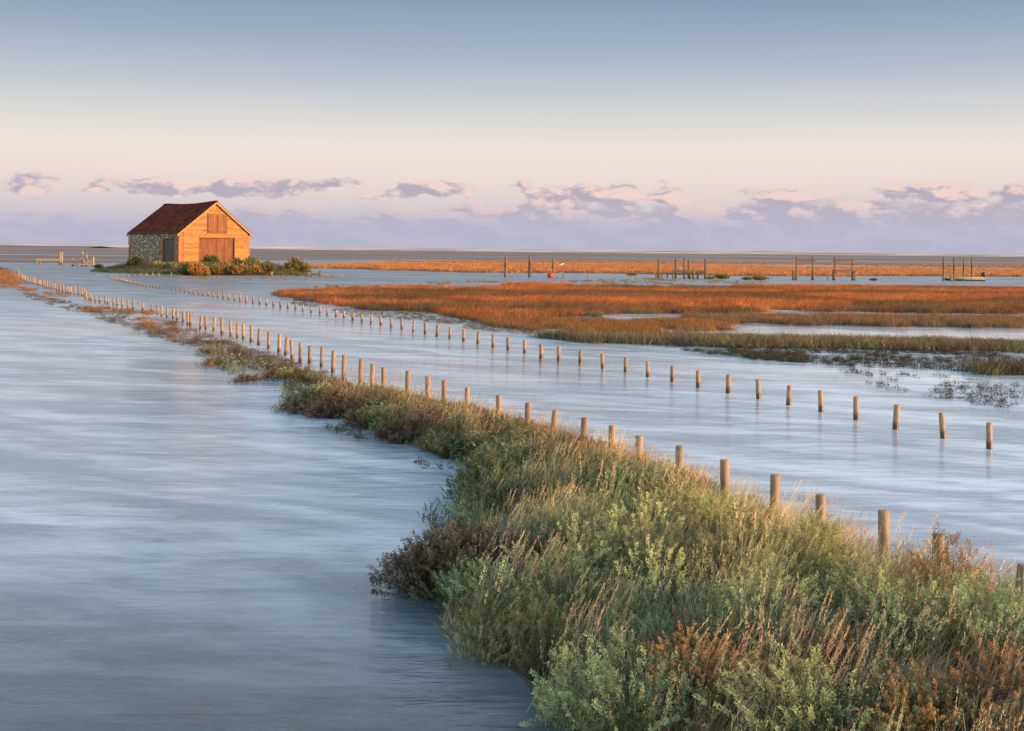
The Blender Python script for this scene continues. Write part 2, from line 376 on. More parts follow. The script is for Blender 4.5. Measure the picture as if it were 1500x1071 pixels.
def purslane(n=40, r=.09, h=.22, ll=.050, lw=.022):
    th = rng.uniform(0, 6.28, n); rr = np.sqrt(rng.uniform(0, 1, n))*r; z = rng.uniform(.0, h, n)*(1-.4*rr/r)
    P0 = np.stack([rr*np.cos(th), rr*np.sin(th), z], 1); D = norm(np.stack([np.cos(th), np.sin(th), rng.uniform(-.1, 1.2, n)], 1)+rng.normal(0, .3, (n, 3)))
    parts = [leaves(P0, D, ll*rng.uniform(.6, 1.3, n), lw, rng.uniform(.1, .9, n))]
    k = 7; P1 = np.stack([rng.normal(0, r*.3, k), rng.normal(0, r*.3, k), np.full(k, -.08)], 1)
    parts.append(strips(P1, norm(np.stack([rng.normal(0, .3, k), rng.normal(0, .3, k), np.ones(k)], 1)), h+.08, .006, np.array([.2, 0, 0]), 3, np.full(k, .05)))
    return merge(parts)
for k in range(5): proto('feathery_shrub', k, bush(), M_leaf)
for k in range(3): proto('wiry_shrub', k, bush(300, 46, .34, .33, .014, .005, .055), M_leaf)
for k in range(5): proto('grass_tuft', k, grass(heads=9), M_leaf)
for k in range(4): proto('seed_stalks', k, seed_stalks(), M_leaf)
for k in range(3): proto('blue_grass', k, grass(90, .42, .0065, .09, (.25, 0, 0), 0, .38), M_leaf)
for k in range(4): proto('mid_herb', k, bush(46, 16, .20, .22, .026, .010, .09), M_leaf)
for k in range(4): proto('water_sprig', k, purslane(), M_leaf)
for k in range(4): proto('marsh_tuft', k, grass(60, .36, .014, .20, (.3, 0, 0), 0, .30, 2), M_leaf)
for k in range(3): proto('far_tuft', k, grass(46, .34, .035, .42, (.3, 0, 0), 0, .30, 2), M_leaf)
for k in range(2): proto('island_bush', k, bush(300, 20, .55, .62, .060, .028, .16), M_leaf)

_cache = {}
def gn_tree(kind):
    if kind in _cache: return _cache[kind]
    c = bpy.data.collections.new(kind+'_kinds')
    for i, me in enumerate(protos[kind]):
        c.objects.link(bpy.data.objects.new('%s_%02d' % (kind, i), me))
    ng = bpy.data.node_groups.new(kind, 'GeometryNodeTree')
    ng.interface.new_socket('Geometry', in_out='INPUT', socket_type='NodeSocketGeometry'); ng.interface.new_socket('Geometry', in_out='OUTPUT', socket_type='NodeSocketGeometry')
    N, L = ng.nodes, ng.links
    gi, go = N.new('NodeGroupInput'), N.new('NodeGroupOutput'); ci = N.new('GeometryNodeCollectionInfo'); ci.inputs[0].default_value = c
    ci.inputs['Separate Children'].default_value = True; ci.inputs['Reset Children'].default_value = True
    ip = N.new('GeometryNodeInstanceOnPoints'); ip.inputs['Pick Instance'].default_value = True
    def na(name, typ):
        a = N.new('GeometryNodeInputNamedAttribute'); a.data_type = typ; a.inputs[0].default_value = name; return a.outputs[0]
    L.new(gi.outputs[0], ip.inputs['Points']); L.new(ci.outputs[0], ip.inputs['Instance'])
    L.new(na('idx', 'INT'), ip.inputs['Instance Index']); L.new(na('rot', 'FLOAT_VECTOR'), ip.inputs['Rotation']); L.new(na('scl', 'FLOAT_VECTOR'), ip.inputs['Scale'])
    L.new(ip.outputs[0], go.inputs[0]); _cache[kind] = ng; return ng
def scatter(name, kind, P, S, tint, rotj=.5, upright=None, label=None):
    """one 'stuff' object: countless plants of one kind at the points P"""
    n = len(P); me = bpy.data.meshes.new(name); me.vertices.add(n); me.vertices.foreach_set('co', np.asarray(P, 'f').ravel())
    a = me.attributes.new('idx', 'INT', 'POINT'); a.data.foreach_set('value', rng.integers(0, len(protos[kind]), n).astype('i'))
    rot = np.stack([rng.normal(0, .08, n), rng.normal(0, .08, n), rng.uniform(-rotj, rotj, n)], 1)
    a = me.attributes.new('rot', 'FLOAT_VECTOR', 'POINT'); a.data.foreach_set('vector', rot.astype('f').ravel())
    S = np.broadcast_to(np.asarray(S, 'f'), (n,)); sc = np.stack([S, S, S*rng.uniform(.8, 1.15, n)], 1)
    a = me.attributes.new('scl', 'FLOAT_VECTOR', 'POINT'); a.data.foreach_set('vector', sc.astype('f').ravel())
    T = np.concatenate([np.broadcast_to(tint, (n, 3)), np.ones((n, 1))], 1)
    a = me.attributes.new('tint', 'FLOAT_COLOR', 'POINT'); a.data.foreach_set('color', T.astype('f').ravel()); me.update()
    o = bpy.data.objects.new(name, me); col.objects.link(o); md = o.modifiers.new('plants', 'NODES'); md.node_group = gn_tree(kind)
    tag(o, label, name.split('_')[-1], kind='stuff'); return o
def rand_tint(n, cols, w=None, jit=.12):
    cols = np.array(cols); k = rng.choice(len(cols), n, p=w); c = cols[k]*np.exp(rng.normal(0, jit, (n, 1)))
    return c*np.exp(rng.normal(0, jit*.4, (n, 3)))
def sample_px(poly, n, z=0.0, wob=0.0):
    """n points on the ground inside a polygon given in photo pixels, even per square metre"""
    G = np.array([gp(x, y, z)[:2] for x, y in poly]); lo, hi = G.min(0), G.max(0); out_ = []
    tot = 0
    for _ in range(60):
        q = rng.uniform(lo, hi, (n, 2)); p = np.column_stack([q, np.full(n, z)]); pp = to_px(p)
        if wob: pp[:, 1] += (fbm(q[:, 0]*.35, q[:, 1]*.2, 5)-.5)*wob
        k = in_poly(pp, poly); out_.append(p[k]); tot += k.sum()
        if tot >= n: break
    return np.concatenate(out_)[:n]

# ------------------------------------------------------------------ posts: pixel measurements
Z2 = 5.769; Z3 = 3.947; Z4 = 3.947; Z7 = 3.5714; Z8 = 3.409; Z9 = 2.375; Z10 = 2.679
near = [(143,297,345),(157,318,395),(178,345,400),(190,352,410),(202,362,415),(213,370,420),(233,375,430),(253,383,432),(275,383,438),(293,390,443),(316,397,450),(330,403,453),(345,405,455),(362,405,462),(375,410,470),(396,410,473),(415,417,477),(437,427,485),(461,430,488),(482,433,498),(500,438,500),(530,446,508),(560,455,515),(578,457,518),(598,462,522),(634,461,530),(664,460,530),(692,466,540),(714,475,548),(725,500,568),(755,510,575),(771,523,578),(805,530,583),(843,533,592),(889,542,600),(912,548,607),(959,555,617),(989,557,622),(1033,560,632),(1078,570,645),(1124,575,655),(1206,588,658),(1281,610,670)]
near = [(x/Z2, 340+a/Z2, 340+c/Z2) for x, a, c in near]
near += [(200+x/Z7, 430+a/Z7, 430+c/Z7) for x, a, c in [(110,60,108),(131,65,118),(160,73,125),(191,77,130),(213,85,138),(244,93,147),(268,95,160),(282,103,165),(334,112,182),(363,118,184),(403,122,190),(447,127,207),(493,143,217),(528,152,225),(559,163,232),(600,170,245),(639,183,258),(691,197,277),(745,213,292),(780,228,308),(815,241,326),(856,257,345),(906,272,347),(968,277,362),(1027,300,390),(1083,321,430),(1169,343,448),(1232,367,470),(1294,386,487)]]
near += [(560+x/Z8, 500+a/Z8, 500+c/Z8) for x, a, c in [(124,147,262),(230,175,282),(310,195,290),(422,231,322),(582,268,362),(722,306,420),(848,343,440),(1006,381,485),(1143,422,518)]]
near += [(900+x/Z9, 620+a/Z9, 620+c/Z9) for x, a, c in [(80,44,120),(220,78,162),(385,128,215),(556,180,240),(716,247,370),(940,305,428),(1133,388,450),(1402,490,585)]]
far = [(x/Z2, 340+a/Z2, 340+c/Z2) for x, a, c in [(922,375,395),(940,370,400),(958,368,405),(975,372,408),(988,378,412),(1002,383,413),(1015,388,415),(1030,392,418),(1045,396,423),(1063,402,430),(1075,402,432),(1090,408,435),(1104,410,437),(1120,411,440),(1136,413,445),(1156,419,447),(1178,422,450),(1194,441,460),(1215,441,462),(1243,443,465),(1267,443,468),(1293,452,470),(1320,455,475),(1347,460,480)]]
far += [(140+x/Z3, 370+a/Z3, 370+c/Z3) for x, a, c in [(442,205,220),(466,207,225),(490,213,227),(515,217,230),(542,217,237),(567,220,240),(595,223,245),(621,223,248),(651,226,252),(679,227,258),(707,227,263),(738,230,268),(769,233,274),(804,237,280),(836,243,285),(871,246,290),(911,254,294),(949,261,300),(988,269,307),(1029,278,313),(1069,283,319),(1111,290,325),(1155,298,333),(1199,304,341),(1246,314,349),(1297,317,356),(1339,324,365)]]
far += [(480+x/Z4, 370+a/Z4, 370+c/Z4) for x, a, c in [(48,332,372),(94,338,380),(144,350,393),(198,354,402),(250,360,412),(308,370,422),(368,374,436),(429,383,447),(495,394,463),(564,406,473),(631,418,487),(706,433,500),(785,442,515),(867,457,530),(955,473,550),(1043,490,565),(1138,505,583),(1234,530,605)]]
far += [(792.6,508,526),(818.4,507.5,529),(850,513.5,533),(883,518,540),(916.4,523.5,545.5)]
far += [(940+x/Z10, 460+a/Z10, 460+c/Z10) for x, a, c in [(24,185,248),(120,205,266),(221,221,290),(339,238,310),(458,257,333),(576,281,358),(703,300,384),(841,324,415),(995,356,452),(1183,388,488),(1364,427,530)]]
isl = [(x/Z2, 340+a/Z2, 340+c/Z2) for x, a, c in [(1032,365,390),(1085,358,390),(1136,353,385),(1188,349,383),(1240,346,383),(1291,344,383),(1343,345,385),(1447,340,378)]]
def zb_near(px): return float(np.interp(px, [0, 300, 560, 900, 1200, 1500], [0, .03, .12, .22, .33, .38]))
def post_mesh(r, h, under, seed):
    rr = random.Random(seed); b = MB(); n = 14; zs = [-under, 0, h*.5, h-.012, h, h+.001]; rs = [1.04, 1.02, 1, .985, .90, .45]
    vs = []
    for z, q in zip(zs, rs):
        for k in range(n):
            a = 2*math.pi*k/n; w = r*q*(1+.03*math.sin(2*a+seed)+.02*math.sin(5*a+z*9)); vs.append((w*math.cos(a), w*math.sin(a), z+(rr.uniform(-.003, .003) if q < .95 else 0)))
    vs.append((0, 0, h-.001)); L = len(zs)
    fs = [(i*n+k, i*n+(k+1) % n, (i+1)*n+(k+1) % n, (i+1)*n+k) for i in range(L-1) for k in range(n)]
    fs += [((L-1)*n+k, (L-1)*n+(k+1) % n, L*n) for k in range(n)]
    b.add(vs, fs); me = b.mesh('post', M_post)
    for p in me.polygons: p.use_smooth = True
    return me
PM = [post_mesh(.041, 1.0, .35, s) for s in range(4)]
ones = ['', 'first', 'second', 'third', 'fourth', 'fifth', 'sixth', 'seventh', 'eighth', 'ninth', 'tenth', 'eleventh', 'twelfth', 'thirteenth', 'fourteenth', 'fifteenth', 'sixteenth', 'seventeenth', 'eighteenth', 'nineteenth']
tens = {2: 'twent', 3: 'thirt', 4: 'fort', 5: 'fift', 6: 'sixt', 7: 'sevent', 8: 'eight', 9: 'ninet'}
def ordw(n):
    if n < 20: return ones[n]
    a, c = divmod(n, 10); return tens[a]+('ieth' if c == 0 else 'y-'+ones[c])
near_g = []
def put_posts(lst, zf, labf, group, name='fence_post'):
    lst = sorted(lst, key=lambda q: -q[0]); seen = []
    for i, (px, a, c) in enumerate(lst):
        z = zf(px); g_ = gp(px, c, z); hh = (c-a)*g_.y/F_
        o = bpy.data.objects.new(name, PM[i % 4]); col.objects.link(o)
        # scale z so that the visible top stands hh above z
        tot = hh+z; o.location = (g_.x, g_.y, 0); k = max(tot, .1)
        o.scale = (random.uniform(.92, 1.1),)*2+(k,); o.rotation_euler = (random.gauss(0, .03), random.gauss(0, .035), random.uniform(0, 6.28))
        tag(o, labf(i+1, len(lst)), 'post', group); seen.append((g_.x, g_.y))
    return seen
def lab_near(i, n):
    if i <= 14: return 'round wooden post standing in bank grass, %s from the bottom right of the near row' % ordw(i)
    if i <= n-20: return 'wooden post along the planted bank, %s from the right end of the near row' % ordw(i)
    return 'small sunlit post in water, %s from the far left end of the near row' % ordw(n-i+1)
def lab_far(i, n):
    if i <= 45: return 'round post standing in open water, %s from the right end of the far row' % ordw(i)
    return 'small post standing in water, %s from the barn end of the far row' % ordw(n-i+1)
near_xy = put_posts(near, zb_near, lab_near, 'posts along the bank in the near row')
put_posts(far, lambda p: 0.0, lab_far, 'posts standing in the channel in the far row')
put_posts(isl, lambda p: 0.0, lambda i, n: 'short post by the barn mound shore, %s from the right of that row' % ordw(i), 'short posts below the barn mound')

# ------------------------------------------------------------------ near bank
left_px = [(800, 1071), (745, 1012), (705, 965), (668, 925), (650, 885), (640, 868), (650, 840), (700, 800), (655, 772), (690, 738), (705, 705), (705, 685), (645, 668), (600, 655), (548, 640), (500, 616), (420, 604), (432, 590), (405, 575), (352, 560), (305, 543), (285, 520), (262, 500), (205, 480), (120, 457), (30, 430)]
LE = np.array([gp(x, y, 0)[:2] for x, y in left_px]); o_ = np.argsort(LE[:, 1]); LE = LE[o_]
LE = np.concatenate([[[1.9, -3.0], [1.0, 4.0]], LE])
NX = np.array(sorted(near_xy, key=lambda q: q[1])); 
RE = np.concatenate([[[9.5, -3.0], [7.6, 3.0], [5.6, 6.5]], NX+np.array([.45, 0])])
def xl(y): return np.interp(y, LE[:, 1], LE[:, 0])+.12*(fbm(y*1.7, y*0+3.3, 4)-.5)*2
def xr(y): return np.maximum(xl(y)+.4, np.interp(y, RE[:, 1], RE[:, 0])+.15*(fbm(y*1.3, y*0+8.3, 6)-.5)*2)
def bank_h(y): return np.interp(y, [3, 8, 14, 25, 45, 60], [.34, .30, .20, .08, .0, -.03])
def bank_z(y, t): return bank_h(y)*np.clip(1-np.abs(t)**2.2, 0, 1)-.02-np.interp(y, [16, 26, 40], [0, .12, .16])
ys = np.concatenate([np.linspace(-3, 12, 90), np.linspace(12.2, 61, 150)]); ts = np.linspace(-1.06, 1.06, 25)
YY, TT = np.meshgrid(ys, ts, indexing='ij'); a_, b_ = xl(YY), xr(YY); XX = (a_+b_)/2+TT*(b_-a_)/2
ZZ = np.where(np.abs(TT) > 1.01, -.3, bank_z(YY, TT)+(fbm(XX*3, YY*3, 2)-.5)*.06)
V = np.stack([XX, YY, ZZ], -1).reshape(-1, 3); nn = len(ts)
Q = [(i*nn+k, i*nn+k+1, (i+1)*nn+k+1, (i+1)*nn+k) for i in range(len(ys)-1) for k in range(nn-1)]
o = bpy.data.objects.new('grassy_bank', npmesh('grassy_bank', V, Q, np.zeros(len(V)), M_mud, True)); col.objects.link(o); tag(o, kind='structure')
def bank_pts(dens, y0, y1, t0=-1, t1=1):
    """random points on the bank; dens = plants per square metre"""
    w = float(np.mean(xr(np.linspace(y0, y1, 30))-xl(np.linspace(y0, y1, 30))))*(t1-t0)/2; n = int(dens*w*(y1-y0))
    y = rng.uniform(y0, y1, n*3); ww = xr(y)-xl(y); y = y[rng.uniform(0, ww.max(), len(y)) < ww][:n]; tt = rng.uniform(t0, t1, len(y))
    x = (xl(y)+xr(y))/2+tt*(xr(y)-xl(y))/2; return np.stack([x, y, bank_z(y, tt)], 1), tt
GREEN = [(.30, .36, .18), (.23, .31, .16), (.38, .40, .20), (.40, .39, .20), (.30, .31, .16)]
OLIVE = [(.20, .20, .10), (.16, .165, .085), (.25, .21, .11), (.16, .19, .10)]
BROWN = [(.20, .13, .085), (.15, .11, .075), (.26, .17, .10), (.14, .11, .085)]
TAN = [(.42, .30, .18), (.36, .28, .16), (.46, .30, .19)]
RUST = [(.32, .13, .03), (.26, .12, .035), (.36, .17, .04)]
GRASSC = [(.28, .31, .17), (.38, .37, .21), (.52, .43, .26), (.24, .30, .19), (.44, .32, .20)]
BLUEG = [(.18, .23, .18), (.21, .25, .17), (.28, .28, .17)]
# --- feathery shrubs as ground cover in the foreground
P, tt = bank_pts(9, 4.6, 12.5); px = to_px(P); q = fbm(P[:, 0]*1.1, P[:, 1]*1.1, 21, 2)
grassy = (tt > .38) & (P[:, 1] > 6.3)
keep = np.where(grassy, rng.uniform(0, 1, len(P)) < .10, (q > .40)); edge = tt < -.86; keep &= ~(edge & (rng.uniform(0, 1, len(P)) < .3))
P, tt, px = P[keep], tt[keep], px[keep]; n = len(P)
patch = fbm(P[:, 0]*.9, P[:, 1]*.9, 33, 2)
T = np.where((patch < .36)[:, None], rand_tint(n, OLIVE+GREEN[:2]+[(.36, .22, .09)]), rand_tint(n, GREEN))
S = rng.uniform(.6, 1.1, n)*np.interp(tt, [-1, -.6, .2, .5, 1], [.62, .85, .9, .55, .45])*np.interp(P[:, 1], [8.5, 12], [1, .75])
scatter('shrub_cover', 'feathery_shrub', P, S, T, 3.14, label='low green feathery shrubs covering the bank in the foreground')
P, tt = bank_pts(5, 4.6, 14); q = fbm(P[:, 0]*1.0, P[:, 1]*1.0, 51, 2); k = (q < .45) & (tt < .1); P = P[k]
scatter('wiry_scrub', 'wiry_shrub', P, rng.uniform(.6, 1.1, len(P)), rand_tint(len(P), BROWN+OLIVE), 3.14, label='wiry brown scrub between the green shrubs of the bank')
# --- tall grass with seed heads
P, tt = bank_pts(26, 4.6, 13.5); q = fbm(P[:, 0]*1.0, P[:, 1]*1.0, 71, 2)
pr = np.where(tt > .3, 1.0, np.where(q > .56, .65, .10)); k = rng.uniform(0, 1, len(P)) < pr; P, tt = P[k], tt[k]; n = len(P)
scatter('bank_grass', 'grass_tuft', P, rng.uniform(.55, 1.05, n)*np.interp(tt, [-1, 0, .35, .6, 1], [.75, .95, .75, .5, .42])*np.interp(P[:, 1], [8.5, 12], [1, .72]), rand_tint(n, GRASSC+TAN[:1]), .6, label='long wind-blown grass with pale seed heads on the bank')
P, tt = bank_pts(10, 5.0, 17); q = fbm(P[:, 0]*.9, P[:, 1]*.9, 77, 2); k = ((tt > .35) & (q > .34)) | (q > .58); P, tt = P[k], tt[k]; n = len(P)
scatter('seeding_grass', 'seed_stalks', P, rng.uniform(.55, .95, n)*np.interp(tt, [.2, .6, 1], [.85, .72, .68])*np.interp(P[:, 1], [9, 13], [1.15, .62]), rand_tint(n, [(.46, .31, .20), (.54, .42, .26), (.40, .27, .18), (.56, .46, .28)]), .35, label='pinkish tan seed heads blown to the right above the bank')
P, tt = bank_pts(12, 4.6, 13.5); q = fbm(P[:, 0]*.9, P[:, 1]*.9, 91, 2); k = q > .48; P = P[k]; n = len(P)
scatter('blue_green_grass', 'blue_grass', P, rng.uniform(.6, 1.1, n), rand_tint(n, BLUEG), 1.2, label='blue-green coarse grass blades among the bank shrubs')
# --- middle stretch of the bank
for (y0, y1, d1, d2, sc) in ((12.5, 20, 20, 20, 1.0), (20, 34, 12, 8, .85), (34, 60, 9, 5, .7)):
    P, tt = bank_pts(d1, y0, y1); q = fbm(P[:, 0]*.7, P[:, 1]*.5, 17, 3); n0 = len(P)
    pk = np.where(y0 > 19, q > .45+.12*(tt < -.1)+(.06 if y0 > 30 else 0), True); P, tt, q = P[pk], tt[pk], q[pk]; n = len(P)
    T = np.where((q > .58)[:, None], rand_tint(n, BROWN), rand_tint(n, OLIVE+GREEN[:2]))
    scatter('bank_herbs', 'mid_herb', P, rng.uniform(.6, 1.25, n)*sc*(1-.35*(y0 > 30))*np.interp(tt, [-.2, .3, 1], [1, .62, .5]), T, 3.14, label='mixed %s herbs on the %s stretch of the bank' % (('olive and brown', 'middle') if y0 < 13 else ('reddish brown', 'farther') if y0 < 30 else ('sparse rusty', 'farthest')))
    P, tt = bank_pts(d2, y0, y1); q = fbm(P[:, 0]*.8, P[:, 1]*.6, 27, 3); pk = (q > (.45 if y0 < 19 else .54)) & (tt > -.75); P, q = P[pk], q[pk]; n = len(P)
    scatter('bank_grass', 'grass_tuft' if y0 < 19 else 'marsh_tuft', P, rng.uniform(.45, .85, n)*(1 if y0 < 30 else .6)*np.interp(tt[pk], [-.2, .3, 1], [1, .6, .45]), rand_tint(n, TAN+BROWN+GRASSC[:2]), .6, label='reddish tan grass tufts along the %s stretch of the bank' % ('middle' if y0 < 13 else 'farther' if y0 < 30 else 'farthest'))
# sprigs standing in the shallows by the bank
edge_polys = [([(285, 520), (330, 548), (405, 575), (425, 592), (395, 606), (520, 618), (640, 668), (700, 690), (700, 660), (520, 590), (400, 540), (300, 500)], 800),
              ([(230, 478), (260, 505), (300, 520), (420, 560), (430, 530), (330, 500), (250, 470)], 600),
              ([(100, 448), (120, 462), (240, 500), (300, 520), (320, 500), (230, 470), (160, 450)], 420),
              ([(380, 600), (640, 668), (690, 690), (640, 690), (520, 640), (400, 612)], 130)]
for i, (pl, n) in enumerate(edge_polys):
    P = sample_px(pl, n, .0, 8); q = fbm(P[:, 0]*.9, P[:, 1]*.45, 12+i, 3); k = q > .46; P = P[k]; n = len(P); P[:, 2] = -.05
    scatter('shallows_sprigs', 'water_sprig', P, rng.uniform(.35, .9, n), rand_tint(n, OLIVE+BROWN if i else OLIVE+GREEN)*.75, 3.14,
            label='dark leafy sprigs poking from the shallows, %s patch along the bank' % ('widest', 'next', 'far left', 'loose outer')[i])
# orange tufts by the left end of the near row
for i, (pl, n) in enumerate([([(-30, 392), (10, 394), (26, 404), (32, 416), (20, 422), (-30, 418)], 520), ([(25, 419), (55, 424), (50, 428), (28, 426)], 70), ([(60, 428), (105, 430), (100, 436), (62, 433)], 60),
        ([(120, 452), (160, 450), (160, 458), (125, 458)], 55), ([(162, 455), (196, 453), (200, 462), (170, 463)], 45), ([(202, 456), (226, 457), (222, 462), (203, 461)], 45), ([(205, 466), (250, 470), (270, 485), (240, 488), (205, 480)], 80)]):
    P = sample_px(pl, n, 0, 3); n = len(P)
    scatter('orange_tufts', 'marsh_tuft', P-np.array([0, 0, .04]), rng.uniform(.45, .9, n)*(1 if i == 0 else .6), rand_tint(n, RUST+BROWN[:1]+RUST), 3.14,
            label=('orange marsh grass at the far left edge by the first posts', 'thin rusty tufts in water under the leftmost posts', 'low rusty tufts in water, second patch from the left', 'orange tufts in water at the bend of the near row', 'rusty tufts in water right of the bend', 'small orange clump round a post base', 'rust-brown tufts scattered where the bank begins')[i])

# ------------------------------------------------------------------ marsh on the right
m, t = mat('marsh_soil'); P_ = pos(t)
t.set(t.p.inputs['Base Color'], t.ramp(t.noise(t.vec(P_, (.15, .3, 1)), 1, 5), [(.3, (.10, .05, .025)), (.7, (.22, .10, .04))])); M_soil = m
R1 = [(395, 433), (440, 429), (500, 425), (700, 422), (1000, 421), (1300, 422), (1560, 424), (1560, 460), (1300, 457), (1060, 456), (880, 462), (800, 467), (700, 466), (640, 462), (540, 452), (450, 441)]
sheet('marsh_ground', [(430, 430), (500, 424), (700, 421), (1000, 420), (1300, 421), (1600, 422), (1600, 456), (1300, 453), (1060, 452), (880, 456), (760, 458), (640, 453), (540, 444), (460, 436)], .03, M_soil, .5, 8)
P = sample_px(R1, 26000, 0.02, 12); q = fbm(P[:, 0]*.45, P[:, 1]*.40, 61, 4); pq = to_px(P); P = P[(q > .37) | (pq[:, 1] < 446)]; n = len(P); pp = to_px(P); v = (pp[:, 1]-416)/58
bnd = fbm(P[:, 0]*.10, P[:, 1]*.22, 3, 4)*1.25-.10+v*.30
c1 = rand_tint(n, [(.64, .215, .07), (.52, .17, .055), (.68, .26, .09), (.42, .145, .055)], jit=.15); c2 = rand_tint(n, [(.27, .11, .05), (.20, .12, .06), (.34, .145, .065), (.19, .16, .075)], jit=.15)
w = np.clip((bnd-.56)/.10, 0, 1)[:, None]; T = c1*(1-w)+c2*w
T = T*(.45+.62*fbm(P[:, 0]*.55, P[:, 1]*.35, 88, 3))[:, None]
scatter('marsh_grass', 'marsh_tuft', P, rng.uniform(.5, 1.0, n), T, .8, label='dense orange and rust marsh grass across the wide marsh')
specs = [  # poly, count, kind, scale, tints, z, threshold, label
 ([(660, 464), (760, 469), (900, 473), (1060, 471), (1110, 484), (980, 489), (860, 490), (760, 482)], 2800, 'marsh_tuft', .6, RUST+BROWN[:2], 0, .38, 'rusty grass strip in front of the wide marsh'),
 ([(1000, 466), (1300, 466), (1560, 470), (1560, 481), (1300, 479), (1060, 475)], 3200, 'marsh_tuft', .72, BROWN+RUST[:1]+[(.24, .14, .06)], 0, .33, 'brown grass strip behind the bright pool on the right'),
 ([(790, 494), (900, 497), (1100, 501), (1300, 503), (1560, 508), (1560, 515), (1300, 512), (1050, 508), (860, 503)], 3000, 'marsh_tuft', .78, OLIVE+BROWN, 0, .36, 'olive green grass strip in front of the bright pool'),
 ([(560, 454), (680, 466), (790, 482), (900, 500), (880, 508), (760, 492), (640, 474)], 1000, 'water_sprig', .6, OLIVE+BROWN, -.05, .42, 'olive sprigs in water along the marsh edge behind the far posts'),
 ([(960, 508), (1200, 508), (1500, 514), (1560, 530), (1520, 548), (1250, 538), (1060, 522)], 3200, 'water_sprig', .60, [(x[0]*.22, x[1]*.22, x[2]*.22) for x in BROWN+OLIVE], -.05, .40, 'dark stubby plants standing thick in the pale water'),
 ([(1220, 540), (1400, 552), (1540, 570), (1560, 610), (1450, 596), (1300, 572)], 620, 'water_sprig', .6, [(.045, .05, .03), (.06, .045, .03)], -.06, .46, 'sparse sprigs in the pale water near the right edge'),
 ([(1010, 512), (1200, 518), (1290, 530), (1180, 532), (1060, 522)], 700, 'water_sprig', .7, [(.08, .085, .04), (.06, .06, .035)], -.05, .4, 'low olive herbs at the tip of the pale water'),
 ([(400, 434), (450, 442), (540, 454), (640, 466), (700, 474), (640, 476), (520, 460), (420, 444)], 1100, 'water_sprig', .5, [(.12, .08, .04), (.10, .09, .045), (.20, .09, .035)], -.05, .44, 'dark sprigs in water along the left edge of the wide marsh'),
 ([(480, 442), (640, 462), (880, 468), (880, 452), (640, 450)], 900, 'mid_herb', .8, OLIVE+BROWN, 0, .5, 'olive herbs mixed into the lower edge of the wide marsh'),
 ([(30, 424), (110, 446), (200, 468), (300, 498), (300, 514), (200, 484), (110, 458), (40, 436)], 1300, 'water_sprig', .5, [(.20, .10, .04), (.10, .07, .05), (.12, .12, .06)], -.04, .46, 'ragged rusty sprigs in a thin strip left of the distant near-row posts'),
 ([(110, 450), (200, 470), (310, 502), (300, 516), (200, 486), (120, 460)], 150, 'marsh_tuft', .45, RUST+BROWN+BROWN, -.04, .5, 'rusty grass tufts in a thin strip left of the distant near-row posts'),
 ([(440, 418), (900, 408), (1140, 412), (1100, 415), (700, 415), (470, 424)], 1500, 'marsh_tuft', .45, RUST+OLIVE, 0, .55, 'thin rusty tufts in shallow water behind the marsh'),
 ([(200, 405), (520, 404), (520, 408), (440, 411), (260, 409)], 500, 'marsh_tuft', .35, RUST+OLIVE, 0, .5, 'thin rusty tufts in the shallows below the barn mound'),
]
for i, (pl, n, kd, sc, cols, z, th, lb) in enumerate(specs):
    P = sample_px(pl, n, 0, 10); q = fbm(P[:, 0]*.8, P[:, 1]*.7, 40+i, 4); k = q > th; P = P[k]; n = len(P); P[:, 2] = z
    scatter('marsh_grass' if 'grass' in lb else 'marsh_sprigs', kd, P, rng.uniform(.6, 1.2, n)*sc, rand_tint(n, cols, jit=.15), 3.14, label=lb)
P = sample_px([(1425, 540), (1560, 545), (1560, 551), (1430, 549)], 90, 0); 
scatter('marsh_clump', 'marsh_tuft', P, rng.uniform(.6, 1.0, len(P)), rand_tint(len(P), [(.10, .075, .05), (.06, .05, .03), (.13, .12, .06)]), 3.14, label='dark grass clump standing in water at the right edge')
# orange marsh beyond the creek
FB = [(400, 391), (560, 386), (900, 388), (1200, 393), (1560, 397), (1560, 405), (1300, 404), (1100, 404), (900, 400), (700, 399), (560, 395)]
sheet('far_marsh', FB, .03, M_soil, .8, 6)
P = sample_px(FB, 15000, .02, 3); n = len(P)
scatter('far_marsh_grass', 'far_tuft', P, rng.uniform(.8, 1.4, n), rand_tint(n, [(.48, .20, .08), (.40, .17, .07), (.32, .16, .08), (.52, .25, .11)]), .8, label='orange marsh grass band beyond the creek')
P = sample_px([(400, 383), (1000, 382), (1560, 390), (1560, 394), (1000, 387), (560, 384)], 5000, .02, 2); q = fbm(P[:, 0]*.03, P[:, 1]*.05, 8, 3); P = P[q > .48]; n = len(P)
scatter('far_marsh_grass', 'far_tuft', P, rng.uniform(.6, 1.1, n), rand_tint(n, [(.34, .18, .09), (.28, .17, .10)]), .8, label='broken tawny grass streaks at the back of the far marsh')

